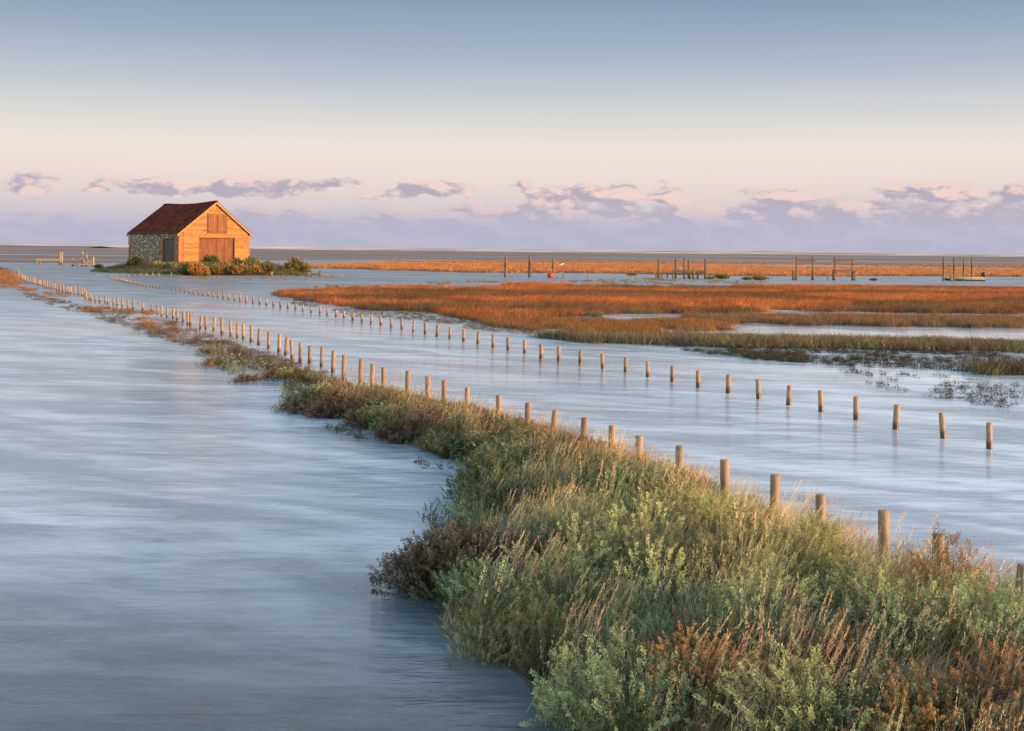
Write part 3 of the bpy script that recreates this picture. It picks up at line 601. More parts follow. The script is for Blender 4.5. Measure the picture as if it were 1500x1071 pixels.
# ------------------------------------------------------------------ barn mound
OUT = [(-40.6, 117.0), (-37, 112.0), (-33, 108.5), (-27, 107), (-21, 106.8), (-17.2, 108), (-19.5, 113), (-22, 122), (-26, 131), (-33, 136), (-39.5, 133), (-41.8, 125)]
CX, CY = -30.5, 120.5
def isl_z(x, y):
    a = math.atan2(y-CY, x-CX); best = None
    for i in range(len(OUT)):
        a1 = (OUT[i][0]-CX, OUT[i][1]-CY); a2 = (OUT[(i+1) % len(OUT)][0]-CX, OUT[(i+1) % len(OUT)][1]-CY)
        d = (math.cos(a), math.sin(a)); e = (a2[0]-a1[0], a2[1]-a1[1]); den = d[0]*e[1]-d[1]*e[0]
        if abs(den) < 1e-9: continue
        tq = (a1[0]*e[1]-a1[1]*e[0])/den; s_ = (a1[0]*d[1]-a1[1]*d[0])/den
        if tq > 0 and -1e-6 <= s_ <= 1+1e-6: best = tq
    r = math.hypot(x-CX, y-CY)/best; u = min(max((1-r)/.5, -.3), 1); return .80*(u*u*(3-2*u) if u > 0 else u*.6)
V, Q = [], []; NR, NA = 16, 72
for i in range(NR+1):
    for k in range(NA):
        a = 2*math.pi*k/NA; f = i/NR*1.08
        lo = 0; j = a % (2*math.pi)
        # radius of the outline at this angle by bisection on isl_z
        if i == 0: V.append((CX, CY, .8)); continue
        if i == 1:
            pass
        V.append((a, f, 0))
rad = []
for k in range(NA):
    a = 2*math.pi*k/NA; lo, hi = .5, 40
    for _ in range(30):
        mdl = (lo+hi)/2
        if isl_z(CX+mdl*math.cos(a), CY+mdl*math.sin(a)) > 0: lo = mdl
        else: hi = mdl
    rad.append(lo*(1+.04*math.sin(5*a)+.03*math.sin(11*a+1)))
V = []
for i in range(NR+1):
    for k in range(NA):
        a = 2*math.pi*k/NA; r = rad[k]*i/NR*1.06; x, y = CX+r*math.cos(a), CY+r*math.sin(a)
        V.append((x, y, (.8 if i == 0 else isl_z(x, y))+random.uniform(-.03, .03)))
Q = [(i*NA+k, (i+1)*NA+k, (i+1)*NA+(k+1) % NA, i*NA+(k+1) % NA) for i in range(NR) for k in range(NA)]
m, t = mat('mound_turf'); P_ = pos(t)
t.set(t.p.inputs['Base Color'], t.ramp(t.noise(P_, .9, 5), [(.3, (.11, .11, .05)), (.6, (.18, .17, .08)), (.8, (.24, .18, .09))])); bump(t, t.noise(P_, 5, 4), .8, .15)
o = bpy.data.objects.new('barn_mound', npmesh('barn_mound', V, Q, np.zeros(len(V)), m, True)); col.objects.link(o); tag(o, kind='structure')
# grass on the mound
pts = []
while len(pts) < 2600:
    x, y = random.uniform(-44, -16), random.uniform(106, 125); z = isl_z(x, y)
    if z < .03: continue
    q = (Matrix.Rotation(-R_(45), 2) @ Vector((x+31.64, y-116.7)))
    if -.2 < q.x < 8.1 and q.y > -.2: continue
    pts.append((x, y, z))
P = np.array(pts); n = len(P)
scatter('mound_grass', 'marsh_tuft', P, rng.uniform(.5, 1.0, n), rand_tint(n, [(.13, .15, .07), (.10, .12, .055), (.18, .16, .08), (.14, .11, .06)]), 3.14, label='short green grass on the mound below the barn')

# ------------------------------------------------------------------ barn
W_, L_, HE, HR = 7.85, 9.6, 3.02, 3.0
def m_simple(name, c, rough=.8, noise=0, sc=8):
    m, t = mat(name); t.p.inputs['Roughness'].default_value = rough
    if noise:
        n_ = t.noise(objc(t), sc, 4, .6); t.set(t.p.inputs['Base Color'], t.mix(t.sstep(n_, .3, .7), tuple(x*(1-noise) for x in c), tuple(min(1, x*(1+noise)) for x in c))); bump(t, n_, .4, .01)
    else: t.p.inputs['Base Color'].default_value = c+(1,)
    return m
m, t = mat('flint'); P_ = objc(t)
vo = t.n('ShaderNodeTexVoronoi', feature='F1'); t.set(vo.inputs['Vector'], P_); vo.inputs['Scale'].default_value = 6.5
sx = t.n('ShaderNodeSeparateColor'); t.set(sx.inputs[0], vo.outputs['Color'])
c = t.ramp(sx.outputs[0], [(0, (.028, .019, .015)), (.42, (.10, .062, .045)), (.62, (.24, .165, .12)), (.85, (.50, .38, .30)), (1, (.62, .52, .44))], 'LINEAR')
c = t.mix(t.sstep(vo.outputs['Distance'], .42, .6), c, (.20, .15, .11)); t.set(t.p.inputs['Base Color'], c)
bump(t, t.math('SUBTRACT', 1, vo.outputs['Distance']), .8, .05); M_flint = m
m, t = mat('brick'); P_ = objc(t)
br = t.n('ShaderNodeTexBrick'); sx = t.n('ShaderNodeSeparateXYZ'); t.set(sx.inputs[0], P_)
cv = t.n('ShaderNodeCombineXYZ', i_0=t.math('ADD', sx.outputs[0], sx.outputs[1]), i_1=sx.outputs[2]); t.set(br.inputs['Vector'], cv.outputs[0])
br.inputs['Scale'].default_value = 1.0; br.inputs['Brick Width'].default_value = .23; br.inputs['Row Height'].default_value = .075; br.inputs['Mortar Size'].default_value = .008
t.set(br.inputs['Color1'], (.30, .085, .03)); t.set(br.inputs['Color2'], (.18, .05, .022)); t.set(br.inputs['Mortar'], (.30, .22, .16))
t.set(t.p.inputs['Base Color'], t.mix(t.sstep(t.noise(P_, 5, 3), .4, .7, 0, .5), br.outputs[0], (.45, .20, .08))); M_brick = m
m, t = mat('boarding'); P_ = objc(t); lv = attr(t, 'lv')
gr = t.noise(t.vec(P_, (.9, 1, 14)), 2.2, 5, .65)
c = t.ramp(gr, [(.35, (.065, .026, .010)), (.47, (.29, .14, .042)), (.71, (.42, .25, .085))])
k = t.math('MULTIPLY_ADD', lv, .45, .72); cc = t.n('ShaderNodeVectorMath', operation='SCALE'); t.set(cc.inputs[0], c); t.set(cc.inputs[3], k)
t.set(t.p.inputs['Base Color'], cc.outputs[0]); bump(t, gr, .5, .01); M_board = m
M_door = m_wood('door_wood', (.075, .026, .013), (.22, .08, .034), False, 9, .5)
M_hatch = m_wood('hatch_wood', (.11, .042, .02), (.26, .105, .045), False, 9, .35)
M_sdoor = m_wood('side_door_wood', (.05, .04, .035), (.12, .10, .085), False, 9, .3)
M_barge = m_wood('barge_wood', (.24, .12, .055), (.42, .25, .125), False, 12)
M_iron = m_simple('iron', (.03, .022, .02), .6)
m, t = mat('pantile'); P_ = objc(t); lv = attr(t, 'lv')
c = t.mix(lv, (.055, .015, .009), (.15, .038, .021)); c = t.mix(t.sstep(t.noise(P_, 1.1, 4), .5, .75, 0, .6), c, (.06, .045, .035)); t.set(t.p.inputs['Base Color'], c); t.p.inputs['Roughness'].default_value = .95; t.p.inputs['Specular IOR Level'].default_value = .1; M_tile = m
F0 = Vector((-31.64, 116.7, .76))
barn = empty('barn', F0, R_(45)); tag(barn, 'old flint and timber barn with dark tiled roof and sunlit gable on its mound', 'barn')
mid_ = W_/2
def under(x): return HE+HR*(1-abs(x-mid_)/mid_)      # underside of the roof over the gable
prof = [(.36, -.7), (.50, -.7), (.50, 2.47), (3.35, 2.47), (3.35, -.7), (L_-.36, -.7), (L_-.36, HE-.02), (.36, HE-.02)]
b = MB(); n = len(prof)
b.add([(0, y, z) for y, z in prof]+[(.35, y, z) for y, z in prof], [(0, 1, 2, 7), (2, 3, 6, 7), (3, 4, 5, 6), (15, 10, 9, 8), (15, 14, 11, 10), (14, 13, 12, 11)]+[(k, n+k, n+(k+1) % n, (k+1) % n) for k in range(n)])
b.build('flint_wall', M_flint, barn)
for nm, bx in (('brick_corner', (-.012, .46, .0, .36, -.7, HE-.02)), ('brick_corner', (-.012, .36, L_-.36, L_, -.7, HE-.02)), ('brick_jamb', (-.012, .36, .50, .80, -.7, 2.47)), ('brick_jamb', (-.012, .36, 3.05, 3.35, -.7, 2.47)),
        ('brick_corner', (W_-.22, W_, -.012, .20, -.7, HE-.02)), ('brick_plinth', (.46, 2.12, -.035, .20, -.7, .36)), ('brick_plinth', (6.12, W_-.22, -.035, .20, -.7, .36))):
    b = MB(); b.box(*bx); b.build(nm, M_brick, barn)
b = MB(); b.box(W_-.35, W_-.002, .20, L_, -.7, HE-.02); b.box(.36, W_-.35, L_-.35, L_-.01, -.7, HE-.02)
b.add([(0, L_-.02, HE-.02), (W_, L_-.02, HE-.02), (mid_, L_-.02, HE+HR-.04), (0, L_-.3, HE-.02), (W_, L_-.3, HE-.02), (mid_, L_-.3, HE+HR-.04)], [(0, 1, 2), (5, 4, 3), (0, 3, 4, 1), (1, 4, 5, 2), (2, 5, 3, 0)])
b.build('rear_wall', M_flint, barn)
# weatherboards, lapped, cut to the roof slope and round the big doorway
b = MB(); z = .36; bh = .19
while z < HE+HR-.2:
    z1 = min(z+bh, HE+HR-.06)
    def spanx(zz):
        if zz <= HE: return .46, W_-.22
        f = (zz-HE)/HR; return max(.46, mid_*f+.05), min(W_-.22, W_-mid_*f-.05)
    (a0, a1), (c0_, c1_) = spanx(z), spanx(z1+.02)
    segs = [(a0, a1, c0_, c1_)]
    if z < 2.62: segs = [(a0, 2.12, c0_, 2.12), (6.12, a1, 6.12, c1_)]
    for (p, q, r, s_) in segs:
        cuts = [0, random.uniform(.3, .7), 1] if q-p > 2.5 else [0, 1]
        for u0, u1 in zip(cuts[:-1], cuts[1:]):
            A, B_, C_, D_ = p+(q-p)*u0, p+(q-p)*u1, r+(s_-r)*u1, r+(s_-r)*u0; j = random.uniform(-.006, .006)
            b.add([(A+.003, -.045+j, z), (B_-.003, -.045+j, z), (C_-.003, -.018, z1+.02), (D_+.003, -.018, z1+.02), (A+.003, -.01, z), (B_-.003, -.01, z), (C_-.003, 0, z1+.02), (D_+.003, 0, z1+.02)],
                  [(0, 1, 2, 3), (5, 4, 7, 6), (0, 4, 5, 1), (2, 6, 7, 3), (0, 3, 7, 4), (1, 5, 6, 2)], random.random())
    z += bh
b.build('weatherboard_gable', M_board, barn)
b = MB(); b.add([(.47, .03, .3), (2.12, .03, .3), (2.12, .03, 2.64), (6.12, .03, 2.64), (6.12, .03, .3), (W_-.23, .03, .3), (W_-.23, .03, HE), (mid_, .03, HE+HR-.06), (.47, .03, HE+.3)], [(0, 1, 2, 8), (2, 3, 6, 8), (3, 4, 5, 6), (8, 6, 7)]); b.build('gable_lining', M_iron, barn)
# big double doors
b = MB(); b.box(2.12, 2.20, -.05, .16, -.02, 2.62); b.box(6.04, 6.12, -.05, .16, -.02, 2.62); b.box(2.20, 6.04, -.05, .16, 2.55, 2.64); b.build('door_frame', M_hatch, barn)
for (x0, x1) in ((2.20, 4.105), (4.125, 6.04)):
    b = MB(); n = 9; 
    for k in range(n):
        a = x0+(x1-x0)*k/n; b.box(a+.004, x0+(x1-x0)*(k+1)/n-.004, .10+random.uniform(0, .012), .15, .0+random.uniform(0, .05), 2.53, random.random())
    d = b.build('door', M_door, barn)
    for zz in (1.28, 2.20): b = MB(); b.box(x0+.02, x1-.02, .078, .099, zz, zz+.12); b.build('ledge', M_door, d)
    hx = x0 if x0 < 3 else x1-.6
    for zz in (2.23, .40): b = MB(); b.box(hx, hx+.6, .062, .077, zz, zz+.06); b.build('hinge', M_iron, d)
# loft hatches
for (x0, x1) in ((3.10, 4.10), (4.13, 5.13)):
    b = MB(); n = 5
    for k in range(n):
        a = x0+(x1-x0)*k/n; b.box(a+.004, x0+(x1-x0)*(k+1)/n-.004, -.105+random.uniform(0, .01), -.06, 3.10, 4.84, random.random())
    d = b.build('loft_hatch', M_hatch, barn)
    hx = x0+.02 if x0 < 4 else x1-.47
    for zz in (4.62, 3.16): b = MB(); b.box(hx, hx+.45, -.128, -.107, zz, zz+.07); b.build('hinge', M_iron, d)
b = MB(); b.box(3.02, 5.21, -.09, -.048, 3.02, 3.09); b.box(3.02, 5.21, -.09, -.048, 4.85, 4.92); b.box(3.02, 3.09, -.088, -.048, 3.09, 4.85); b.box(5.14, 5.21, -.088, -.048, 3.09, 4.85); b.build('hatch_frame', M_hatch, barn)
for x, zz, w in ((2.62, 3.28, .34), (5.32, 4.42, .26), (5.62, 4.44, .2), (5.42, 3.55, .12)): b = MB(); b.box(x, x+w, -.09, -.05, zz, zz+.08); b.build('wall_tie', M_iron, barn)
# side door
b = MB(); n = 6
for k in range(n):
    y0 = .90+2.05*k/n; b.box(.13+random.uniform(0, .01), .17, y0+.005, .90+2.05*(k+1)/n-.005, -.1, 2.40, random.random())
d = b.build('side_door', M_sdoor, barn); b = MB(); b.box(.10, .129, .92, 2.93, 1.10, 1.22); b.build('ledge', M_sdoor, d)
b = MB(); b.box(.06, .20, .80, .90, -.1, 2.47); b.box(.06, .20, 2.95, 3.05, -.1, 2.47); b.box(.06, .20, .90, 2.95, 2.40, 2.47); b.build('door_frame', M_sdoor, barn)
# roof: wavy pantile slopes with a slight sag
def sag(yy): u = (yy+.25)/(L_+.45); return .17*max(0, math.sin(math.pi*min(max(u, 0), 1)))**1.3+.10*u
for side in (-1, 1):
    V, Q, A = [], [], []; nl, nsl = 220, 13; vid = {}
    slope = math.hypot(mid_, HR); 
    for r in range(nsl):
        for i in range(nl):
            yy0 = -.25+(L_+.45)*i/nl; yy1 = -.25+(L_+.45)*(i+1)/nl
            def pt(yy, s_, lift):
                over = -.25/slope; s2 = over+(1-over)*s_; x = mid_*s2; zz = HE+HR*s2+.10-sag(yy)*max(s2, 0)+lift+.022*math.sin(yy*2*math.pi/.27)
                return (x if side < 0 else W_-x, yy, zz)
            s0, s1 = r/nsl, (r+1)/nsl; nv = len(V)
            V += [pt(yy0, s0, .035), pt(yy1, s0, .035), pt(yy1, s1, 0), pt(yy0, s1, 0), pt(yy0, s0, .0), pt(yy1, s0, .0)]
            Q += [(nv, nv+1, nv+2, nv+3), (nv+4, nv+5, nv+1, nv)]; rr = random.Random(r*977+int(yy0/.27)*31+side).random(); A += [rr]*6
    ro = bpy.data.objects.new('roof', npmesh('roof', V, Q, A, M_tile)); col.objects.link(ro); ro.parent = barn
    if side < 0:
        b = MB(); n = 28
        for k in range(n):
            y0, y1 = -.27+(L_+.49)*k/n, -.27+(L_+.49)*(k+1)/n; b.tube((mid_, y0, HE+HR+.10-sag(y0)), (mid_, y1, HE+HR+.09-sag(y1)), .12, .105, 10, random.random())
        b.build('ridge_tiles', M_tile, ro)
for side in (-1, 1):
    for (y0, nm) in ((-.24, 'bargeboard'), (L_+.10, 'bargeboard')):
        def p(s_, dz, yy): x = mid_*s_; return (x if side < 0 else W_-x, yy, HE+HR*s_+dz-sag(yy)*max(s_, 0))
        b = MB(); o1 = -.07
        vs = [p(o1, -.14, y0), p(1, -.14, y0), p(1, .085, y0), p(o1, .085, y0), p(o1, -.14, y0+.05), p(1, -.14, y0+.05), p(1, .085, y0+.05), p(o1, .085, y0+.05)]
        b.add(vs, [(0, 1, 2, 3), (5, 4, 7, 6), (0, 4, 5, 1), (2, 6, 7, 3), (0, 3, 7, 4), (1, 5, 6, 2)]); b.build(nm, M_barge, barn)
b = MB(); b.box(.03, W_-.03, -.19, -.0, HE-.03, HE-.0) if False else None
b.tube((-.12, L_-.05, HE-.05), (-.12, L_-.05, 1.9), .04, n=8); b.tube((-.12, L_-.05, 1.9), (.0, L_-.3, 1.7), .04, n=8); b.tube((0, L_+.08, 1.7), (0, L_+.08, .0), .05, n=8); b.build('downpipe', M_iron, barn)
b = MB(); b.tube((-.16, -.1, HE-.03), (-.16, L_, HE-.03), .045, n=8); b.build('gutter', M_iron, barn)

# ------------------------------------------------------------------ shrubs round the barn
def shrub(name, px, py, z, kind, s, tint, label, cat='shrub', group=None, var=None, sz=None, rz=None):
    g_ = gp(px, py, z); me = protos[kind][(var if var is not None else random.randrange(9)) % len(protos[kind])]
    o = bpy.data.objects.new(name, me); col.objects.link(o); o.location = g_; o.scale = (s, s, s*(sz or 1)); o.rotation_euler = (0, 0, rz if rz is not None else random.uniform(0, 6.28))
    o['tint'] = [float(x)*(1.7 if kind == 'island_bush' else 1.15) for x in tint]+[1.0]; return tag(o, label, cat, group)
GOLD = (.28, .155, .045); DK = (.055, .065, .03); OL = (.13, .115, .045)
grp = 'salt bushes on the barn mound'
for (zx, zy, w_, tnt, lb) in [(185, 580, 80, DK, 'dark green bush at the left foot of the flint wall'), (330, 612, 80, (.20, .17, .06), 'small olive bush left of the dark side door'),
        (420, 616, 80, (.13, .14, .07), 'low pale green bush below the dark side door'), (545, 625, 85, OL, 'rounded olive bush below the lit corner of the barn'), (600, 628, 90, GOLD, 'large golden bush below the left big door'), (655, 632, 55, GOLD, 'small golden bush at the waterline below the big doors'),
        (560, 560, 80, DK, 'dark bush against the brick corner of the gable'), (640, 572, 80, DK, 'tall dark bush in front of the left big door'), (705, 580, 90, (.08, .10, .04), 'tall dark green bush in the middle of the big doorway'),
        (740, 626, 75, (.22, .15, .05), 'bronze bush at the waterline below the right big door'), (825, 626, 80, (.26, .17, .06), 'golden brown bush at the waterline below the gable'), (880, 590, 80, OL, 'olive bush behind the golden ones at the gable corner'), (905, 628, 75, (.24, .16, .05), 'bronze bush at the waterline under the gable corner'),
        (1010, 626, 70, GOLD, 'small golden bush at the right end of the row under the gable'), (975, 612, 105, (.14, .15, .055), 'broad green bush right of the gable corner'), (1085, 600, 70, (.14, .12, .05), 'upright brown-green bush left of the small post'), (1145, 622, 70, (.18, .15, .06), 'small olive bush between the two big right-hand bushes'), (1280, 624, 112, (.15, .12, .05), 'large round dark bush at the right end of the mound')]:
    px, py = 160+zx/4.6875, 270+zy/4.6875; wpx = w_/4.6875; z = .12 if zy > 605 else .5
    g_ = gp(px, py, z); s = wpx*g_.y/F_/.82
    shrub('salt_bush', px, py, max(z-.15, -.05), 'island_bush', s, tnt, lb, group=grp, sz=1.35)
shrub('salt_bush', 145, 393.5, .0, 'island_bush', .75, DK, 'small dark bush on the left tip of the mound by the broken jetty', group=grp)
for px, py, s, lb in ((1058, 408, 1.4, 'olive hummock bush right of the middle jetty'), (1040, 409, .8, 'small low bush touching the middle jetty'), (1112, 410, 1.4, 'low olive bush left of the first pole frame'), (1095, 410, .9, 'tiny bush at the left of the low olive bush'), (1280, 411, .7, 'small tawny bush by the foot of the second pole frame'), (515, 393, 1.1, 'dark scrub mound in the creek behind the marsh'), (925, 403.5, 1.1, 'brown scrub tuft at the creek edge left of the middle jetty')):
    shrub('marsh_bush', px, py, 0, 'island_bush', s*.8, (.20, .15, .05) if 'dark' not in lb else DK, lb, group='scattered bushes on the marsh', sz=.6)

# ------------------------------------------------------------------ foreground shrubs one can pick out
G1, G2, G3 = (.24, .32, .18), (.32, .37, .19), (.38, .40, .20)
for (px, py, z, kd, s, tnt, lb) in [
    (655, 868, .02, 'wiry_shrub', 1.3, (.15, .115, .085), 'dark brown wiry bush hanging over the water, left of the green shrubs'),
    (612, 862, .0, 'wiry_shrub', .9, (.12, .09, .055), 'low brown bush at the very left tip of the bank'),
    (712, 850, .05, 'wiry_shrub', 1.2, (.22, .15, .11), 'pinkish brown wiry bush just right of the dark one at the water'),
    (640, 772, .0, 'feathery_shrub', .5, (.07, .12, .05), 'small dark green sprig reaching over the water above the brown bush'),
    (672, 742, .0, 'feathery_shrub', .55, (.12, .17, .08), 'small pale green shrub at the water behind the dark sprig'),
    (700, 725, .05, 'feathery_shrub', .8, (.10, .14, .06), 'green shrub on the water edge where the bank widens'),
    (735, 745, .1, 'feathery_shrub', .9, (.13, .16, .06), 'olive green shrub standing back from the small pale shrub'),
    (700, 895, .1, 'feathery_shrub', .82, G1, 'blue-green shrub at the waterline below the brown bush'),
    (760, 905, .15, 'feathery_shrub', .95, G1, 'large green shrub leaning over the dark water'),
    (820, 900, .2, 'feathery_shrub', .9, (.16, .22, .11), 'dark green shrub beside the large water-edge shrub'),
    (672, 900, .0, 'feathery_shrub', .8, (.13, .15, .07), 'thin grey-green shrub trailing into the water'),
    (730, 948, .05, 'feathery_shrub', .8, (.17, .17, .08), 'pale olive shrub low above the dark reflection'),
    (790, 985, .1, 'feathery_shrub', .9, (.15, .15, .07), 'olive shrub low on the bank foot'),
    (870, 850, .25, 'feathery_shrub', 1.0, G3, 'yellow-green shrub in the middle of the bank'),
    (940, 830, .25, 'feathery_shrub', 1.05, G3, 'light green shrub rounded like a cushion in mid bank'),
    (905, 1085, .25, 'feathery_shrub', 1.0, G1, 'green shrub at the bottom edge left of the orange ones'),
    (855, 1075, .15, 'feathery_shrub', .85, G2, 'bright green shrub at the bottom left foot of the bank'),
    (1000, 1010, .32, 'feathery_shrub', .62, (.38, .22, .10), 'orange-tipped shrub in the lower middle'),
    (1060, 1015, .32, 'feathery_shrub', .55, (.34, .21, .10), 'rust orange shrub right of the orange-tipped one'),
    (1235, 985, .34, 'feathery_shrub', .6, (.30, .20, .10), 'rusty brown shrub between green ones in the lower right'),
    (1120, 935, .33, 'feathery_shrub', .95, G2, 'soft green shrub behind the orange shrubs'),
    (1330, 960, .34, 'feathery_shrub', 1.0, G2, 'soft green shrub at lower right before the last post'),
    (1440, 990, .33, 'feathery_shrub', 1.05, G1, 'green shrub near the right edge below the last post'),
    (1385, 880, .33, 'feathery_shrub', .85, (.28, .18, .09), 'brown shrub in front of the second nearest post'),
    (1160, 1090, .33, 'feathery_shrub', .95, G2, 'green shrub at the bottom edge in the centre right'),
    (1330, 1100, .33, 'feathery_shrub', .6, (.40, .24, .09), 'small orange-spiked shrub at the bottom edge on the right'),
    (1450, 1100, .33, 'feathery_shrub', .5, (.38, .25, .12), 'orange-spiked shrub in the bottom right corner')]:
    shrub('bank_shrub', px, py, z, kd, s, tnt, lb, group='shrubs picked out on the near bank')

# ------------------------------------------------------------------ jetties, poles, buoy, boat
def pole(name, px, yt, yb, w, label, cat='pole', group=None, m=None, z=0.0, lean=0.0):
    """round stake standing in the creek, foot at photo pixel (px, yb), w = width in metres"""
    g_ = gp(px, yb, z); hh = (yb-yt)*g_.y/F_; b = MB()
    b.tube((0, 0, -.4), (lean*hh*.5, 0, hh*.5), w*.55, w*.5, 9, cap=False); b.tube((lean*hh*.5, 0, hh*.5), (lean*hh, 0, hh), w*.5, w*.42, 9)
    o = b.build(name, m or M_oldwood, None, True); o.location = g_; return tag(o, label, cat, group)
def z5(x, y): return 700+x/3.75, 340+y/3.75
def z6(x, y): return 1100+x/3.75, 340+y/3.75
pg = 'tall mooring poles in the creek'
for x, a, c, w, lb in ((152, 135, 248, .26, 'tall weathered pole, leftmost of three in the creek'), (283, 127, 248, .22, 'tall pole in the middle of the three in the creek'), (413, 143, 250, .20, 'tall pole beside the red buoy')):
    px, a2 = z5(x, a); _, c2 = z5(x, c); pole('mooring_pole', px, a2, c2, w, lb, group=pg)
for x, a, c, w, mm, lb in ((185, 210, 246, .05, M_palewood, 'thin stake in the creek nearest the leftmost tall pole'), (222, 208, 246, .06, M_palewood, 'thin pale stake between the two left tall poles'), (468, 228, 255, .07, M_oldwood, 'short dark stake right of the red buoy'), (606, 230, 270, .12, M_palewood, 'pale stake alone in the creek before the middle jetty')):
    px, a2 = z5(x, a); _, c2 = z5(x, c); pole('stake', px, a2, c2, w, lb, 'stake', 'thin stakes in the creek', mm)
for x, a, c, w, lb in ((421, 238, 265, .09, 'short dark stake between the two pole frames'),):
    px, a2 = z6(x, a); _, c2 = z6(x, c); pole('stake', px, a2, c2, w, lb, 'stake', 'thin stakes in the creek')
pole('stake', 44, 381.5, 387, .10, 'small dark stake left of the low rail jetty', 'stake', 'thin stakes in the creek')
pole('stake', 500, 401, 407, .09, 'small pale stake in the shallows right of the barn mound', 'stake', 'thin stakes in the creek', M_palewood)
pole('stake', 398, 398, 405, .10, 'small weathered stake between the two right-hand mound bushes', 'stake', 'thin stakes in the creek', M_palewood)
# red buoy
g_ = gp(*z5(398, 250), 0); bu = empty('buoy', g_); tag(bu, 'round red mooring buoy floating against a tall pole', 'buoy')
bm = bmesh.new(); bmesh.ops.create_uvsphere(bm, u_segments=24, v_segments=16, radius=.29); bmesh.ops.translate(bm, verts=bm.verts, vec=(0, 0, .2))
me = bpy.data.meshes.new('float'); bm.to_mesh(me); bm.free(); me.materials.append(m_simple('buoy_red', (.36, .045, .03), .45, .25)); o = bpy.data.objects.new('float', me); col.objects.link(o); o.parent = bu
for p in me.polygons: p.use_smooth = True
b = MB(); b.tube((0, 0, .47), (0, 0, .56), .05, .04, 10); b.build('eye', M_iron, bu)
# gull flying low over the far marsh
g_ = gpd(822.5, 387.2, 100); gl = empty('gull', g_, .4); tag(gl, 'small white gull with dark wing in flight low over the far marsh', 'bird')
M_white = m_simple('plumage', (.75, .74, .70), .8); M_grey = m_simple('wing_grey', (.10, .11, .10), .8)
b = MB(); rings = [(-.16, .015), (-.10, .04), (0, .06), (.08, .05), (.13, .035), (.17, .036), (.20, .018), (.235, .004)]; n = 10
vs = [(x, r*math.cos(2*math.pi*k/n), r*math.sin(2*math.pi*k/n)+x*.3) for x, r in rings for k in range(n)]
fs = [(i*n+k, i*n+(k+1) % n, (i+1)*n+(k+1) % n, (i+1)*n+k) for i in range(len(rings)-1) for k in range(n)]; b.add(vs, fs)
b.add([(-.15, -.01, -.045), (-.15, .01, -.045), (-.25, .05, -.08), (-.25, -.05, -.08), (-.15, 0, -.03), (-.24, 0, -.065)], [(0, 1, 2, 3), (0, 3, 5, 4), (1, 4, 5, 2)]); body = b.build('body', M_white, gl, True)
for s_ in (-1, 1):
    b = MB(); top = [(.08, s_*.04, .06), (-.05, s_*.04, .04), (.10, s_*.20, .16), (-.03, s_*.20, .14), (.02, s_*.42, .12), (-.06, s_*.42, .11)]
    vs = top+[(x, y, z-.012) for x, y, z in top]; b.add(vs, [(0, 1, 3, 2), (2, 3, 5, 4), (6, 8, 9, 7), (8, 10, 11, 9), (0, 2, 8, 6), (2, 4, 10, 8), (1, 7, 9, 3), (3, 9, 11, 5), (4, 5, 11, 10), (0, 6, 7, 1)]); b.build('wing', M_grey, gl)
# generic jetty from measured uprights and rails
def jetty(name, label, cat, d0, ups, rails, m, conv, boards=(), lab_part='post'):
    """ups: (x, ytop, ybase, width m, depth offset); rails: (x0, x1, y, height m, depth offset, depth)"""
    cx = sum(u[0] for u in ups)/len(ups); px, _ = conv(cx, 0); root = empty(name, Vector(((px-HX)/F_*d0, d0, 0))); tag(root, label, cat)
    def W(x, y, dd): p = gpd(*conv(x, y), d0+dd); return p-root.location
    for (x, a, c, w, dd) in ups:
        p1 = W(x, a, dd); b = MB(); b.tube((p1.x, p1.y, -.4), (p1.x+random.uniform(-.01, .01), p1.y, p1.z), w*.52, w*.45, 9); b.build(lab_part, m, root, True)
    for r_ in rails:
        x0, x1, y, hh, dd = r_[:5]; y2 = r_[5] if len(r_) > 5 else y
        p0, p1 = W(x0, y, dd), W(x1, y2, dd); b = MB(); b.beam(p0, p1, .14, hh); b.build('rail', m, root)
    return root
jetty('broken_jetty', 'old open timber jetty with tall posts in the middle of the creek', 'jetty', 112.0,
      [(993, 150, 258, .20, .0), (1087, 150, 260, .20, 0), (1135, 143, 265, .20, -.5), (1158, 150, 258, .17, 1.6), (1250, 147, 260, .20, .2), (1041, 228, 258, .13, .4), (1072, 215, 262, .16, -.6), (1185, 207, 260, .24, -.3), (1208, 210, 260, .20, .4), (1166, 218, 260, .2, -.3), (979, 230, 256, .12, -.4), (1012, 230, 256, .12, -.4)],
      [(1068, 1140, 215, .18, -.75), (1140, 1190, 216, .26, -.6), (1195, 1256, 217, .24, -.1), (1038, 1140, 227, .12, .6), (1140, 1250, 228, .12, .65), (976, 1016, 229, .10, -.55), (978, 1012, 240, .10, -.55)], M_oldwood, z5)
for nm_x, lbl in ((0, 'left pole frame with slim uprights, crossbar and thick stumps in the creek'), (1, 'right pole frame with high crossbar and low beam in the creek')):
    if nm_x == 0:
        r_ = jetty('pole_frame', lbl, 'frame', 111.5, [(233, 213, 264, .24, 0), (244, 215, 264, .22, .3), (340, 213, 264, .26, 0), (250, 137, 230, .15, .3), (339, 137, 230, .15, .3)], [(248, 352, 156, .14, .3)], M_oldwood, z6)
    else:
        r_ = jetty('pole_frame', lbl, 'frame', 111.5, [(455, 208, 267, .26, 0), (560, 208, 262, .26, 0), (570, 210, 262, .16, .4), (461, 138, 230, .15, .3), (557, 148, 230, .14, .3)], [(451, 559, 156, .14, .2), (455, 576, 213, .16, -.25), (520, 560, 238, .06, .2, 250)], M_oldwood, z6)
    r_['group'] = 'timber pole frames in the creek'
def z5b(x, y): return 40+x/12.5, 350+y/12.5
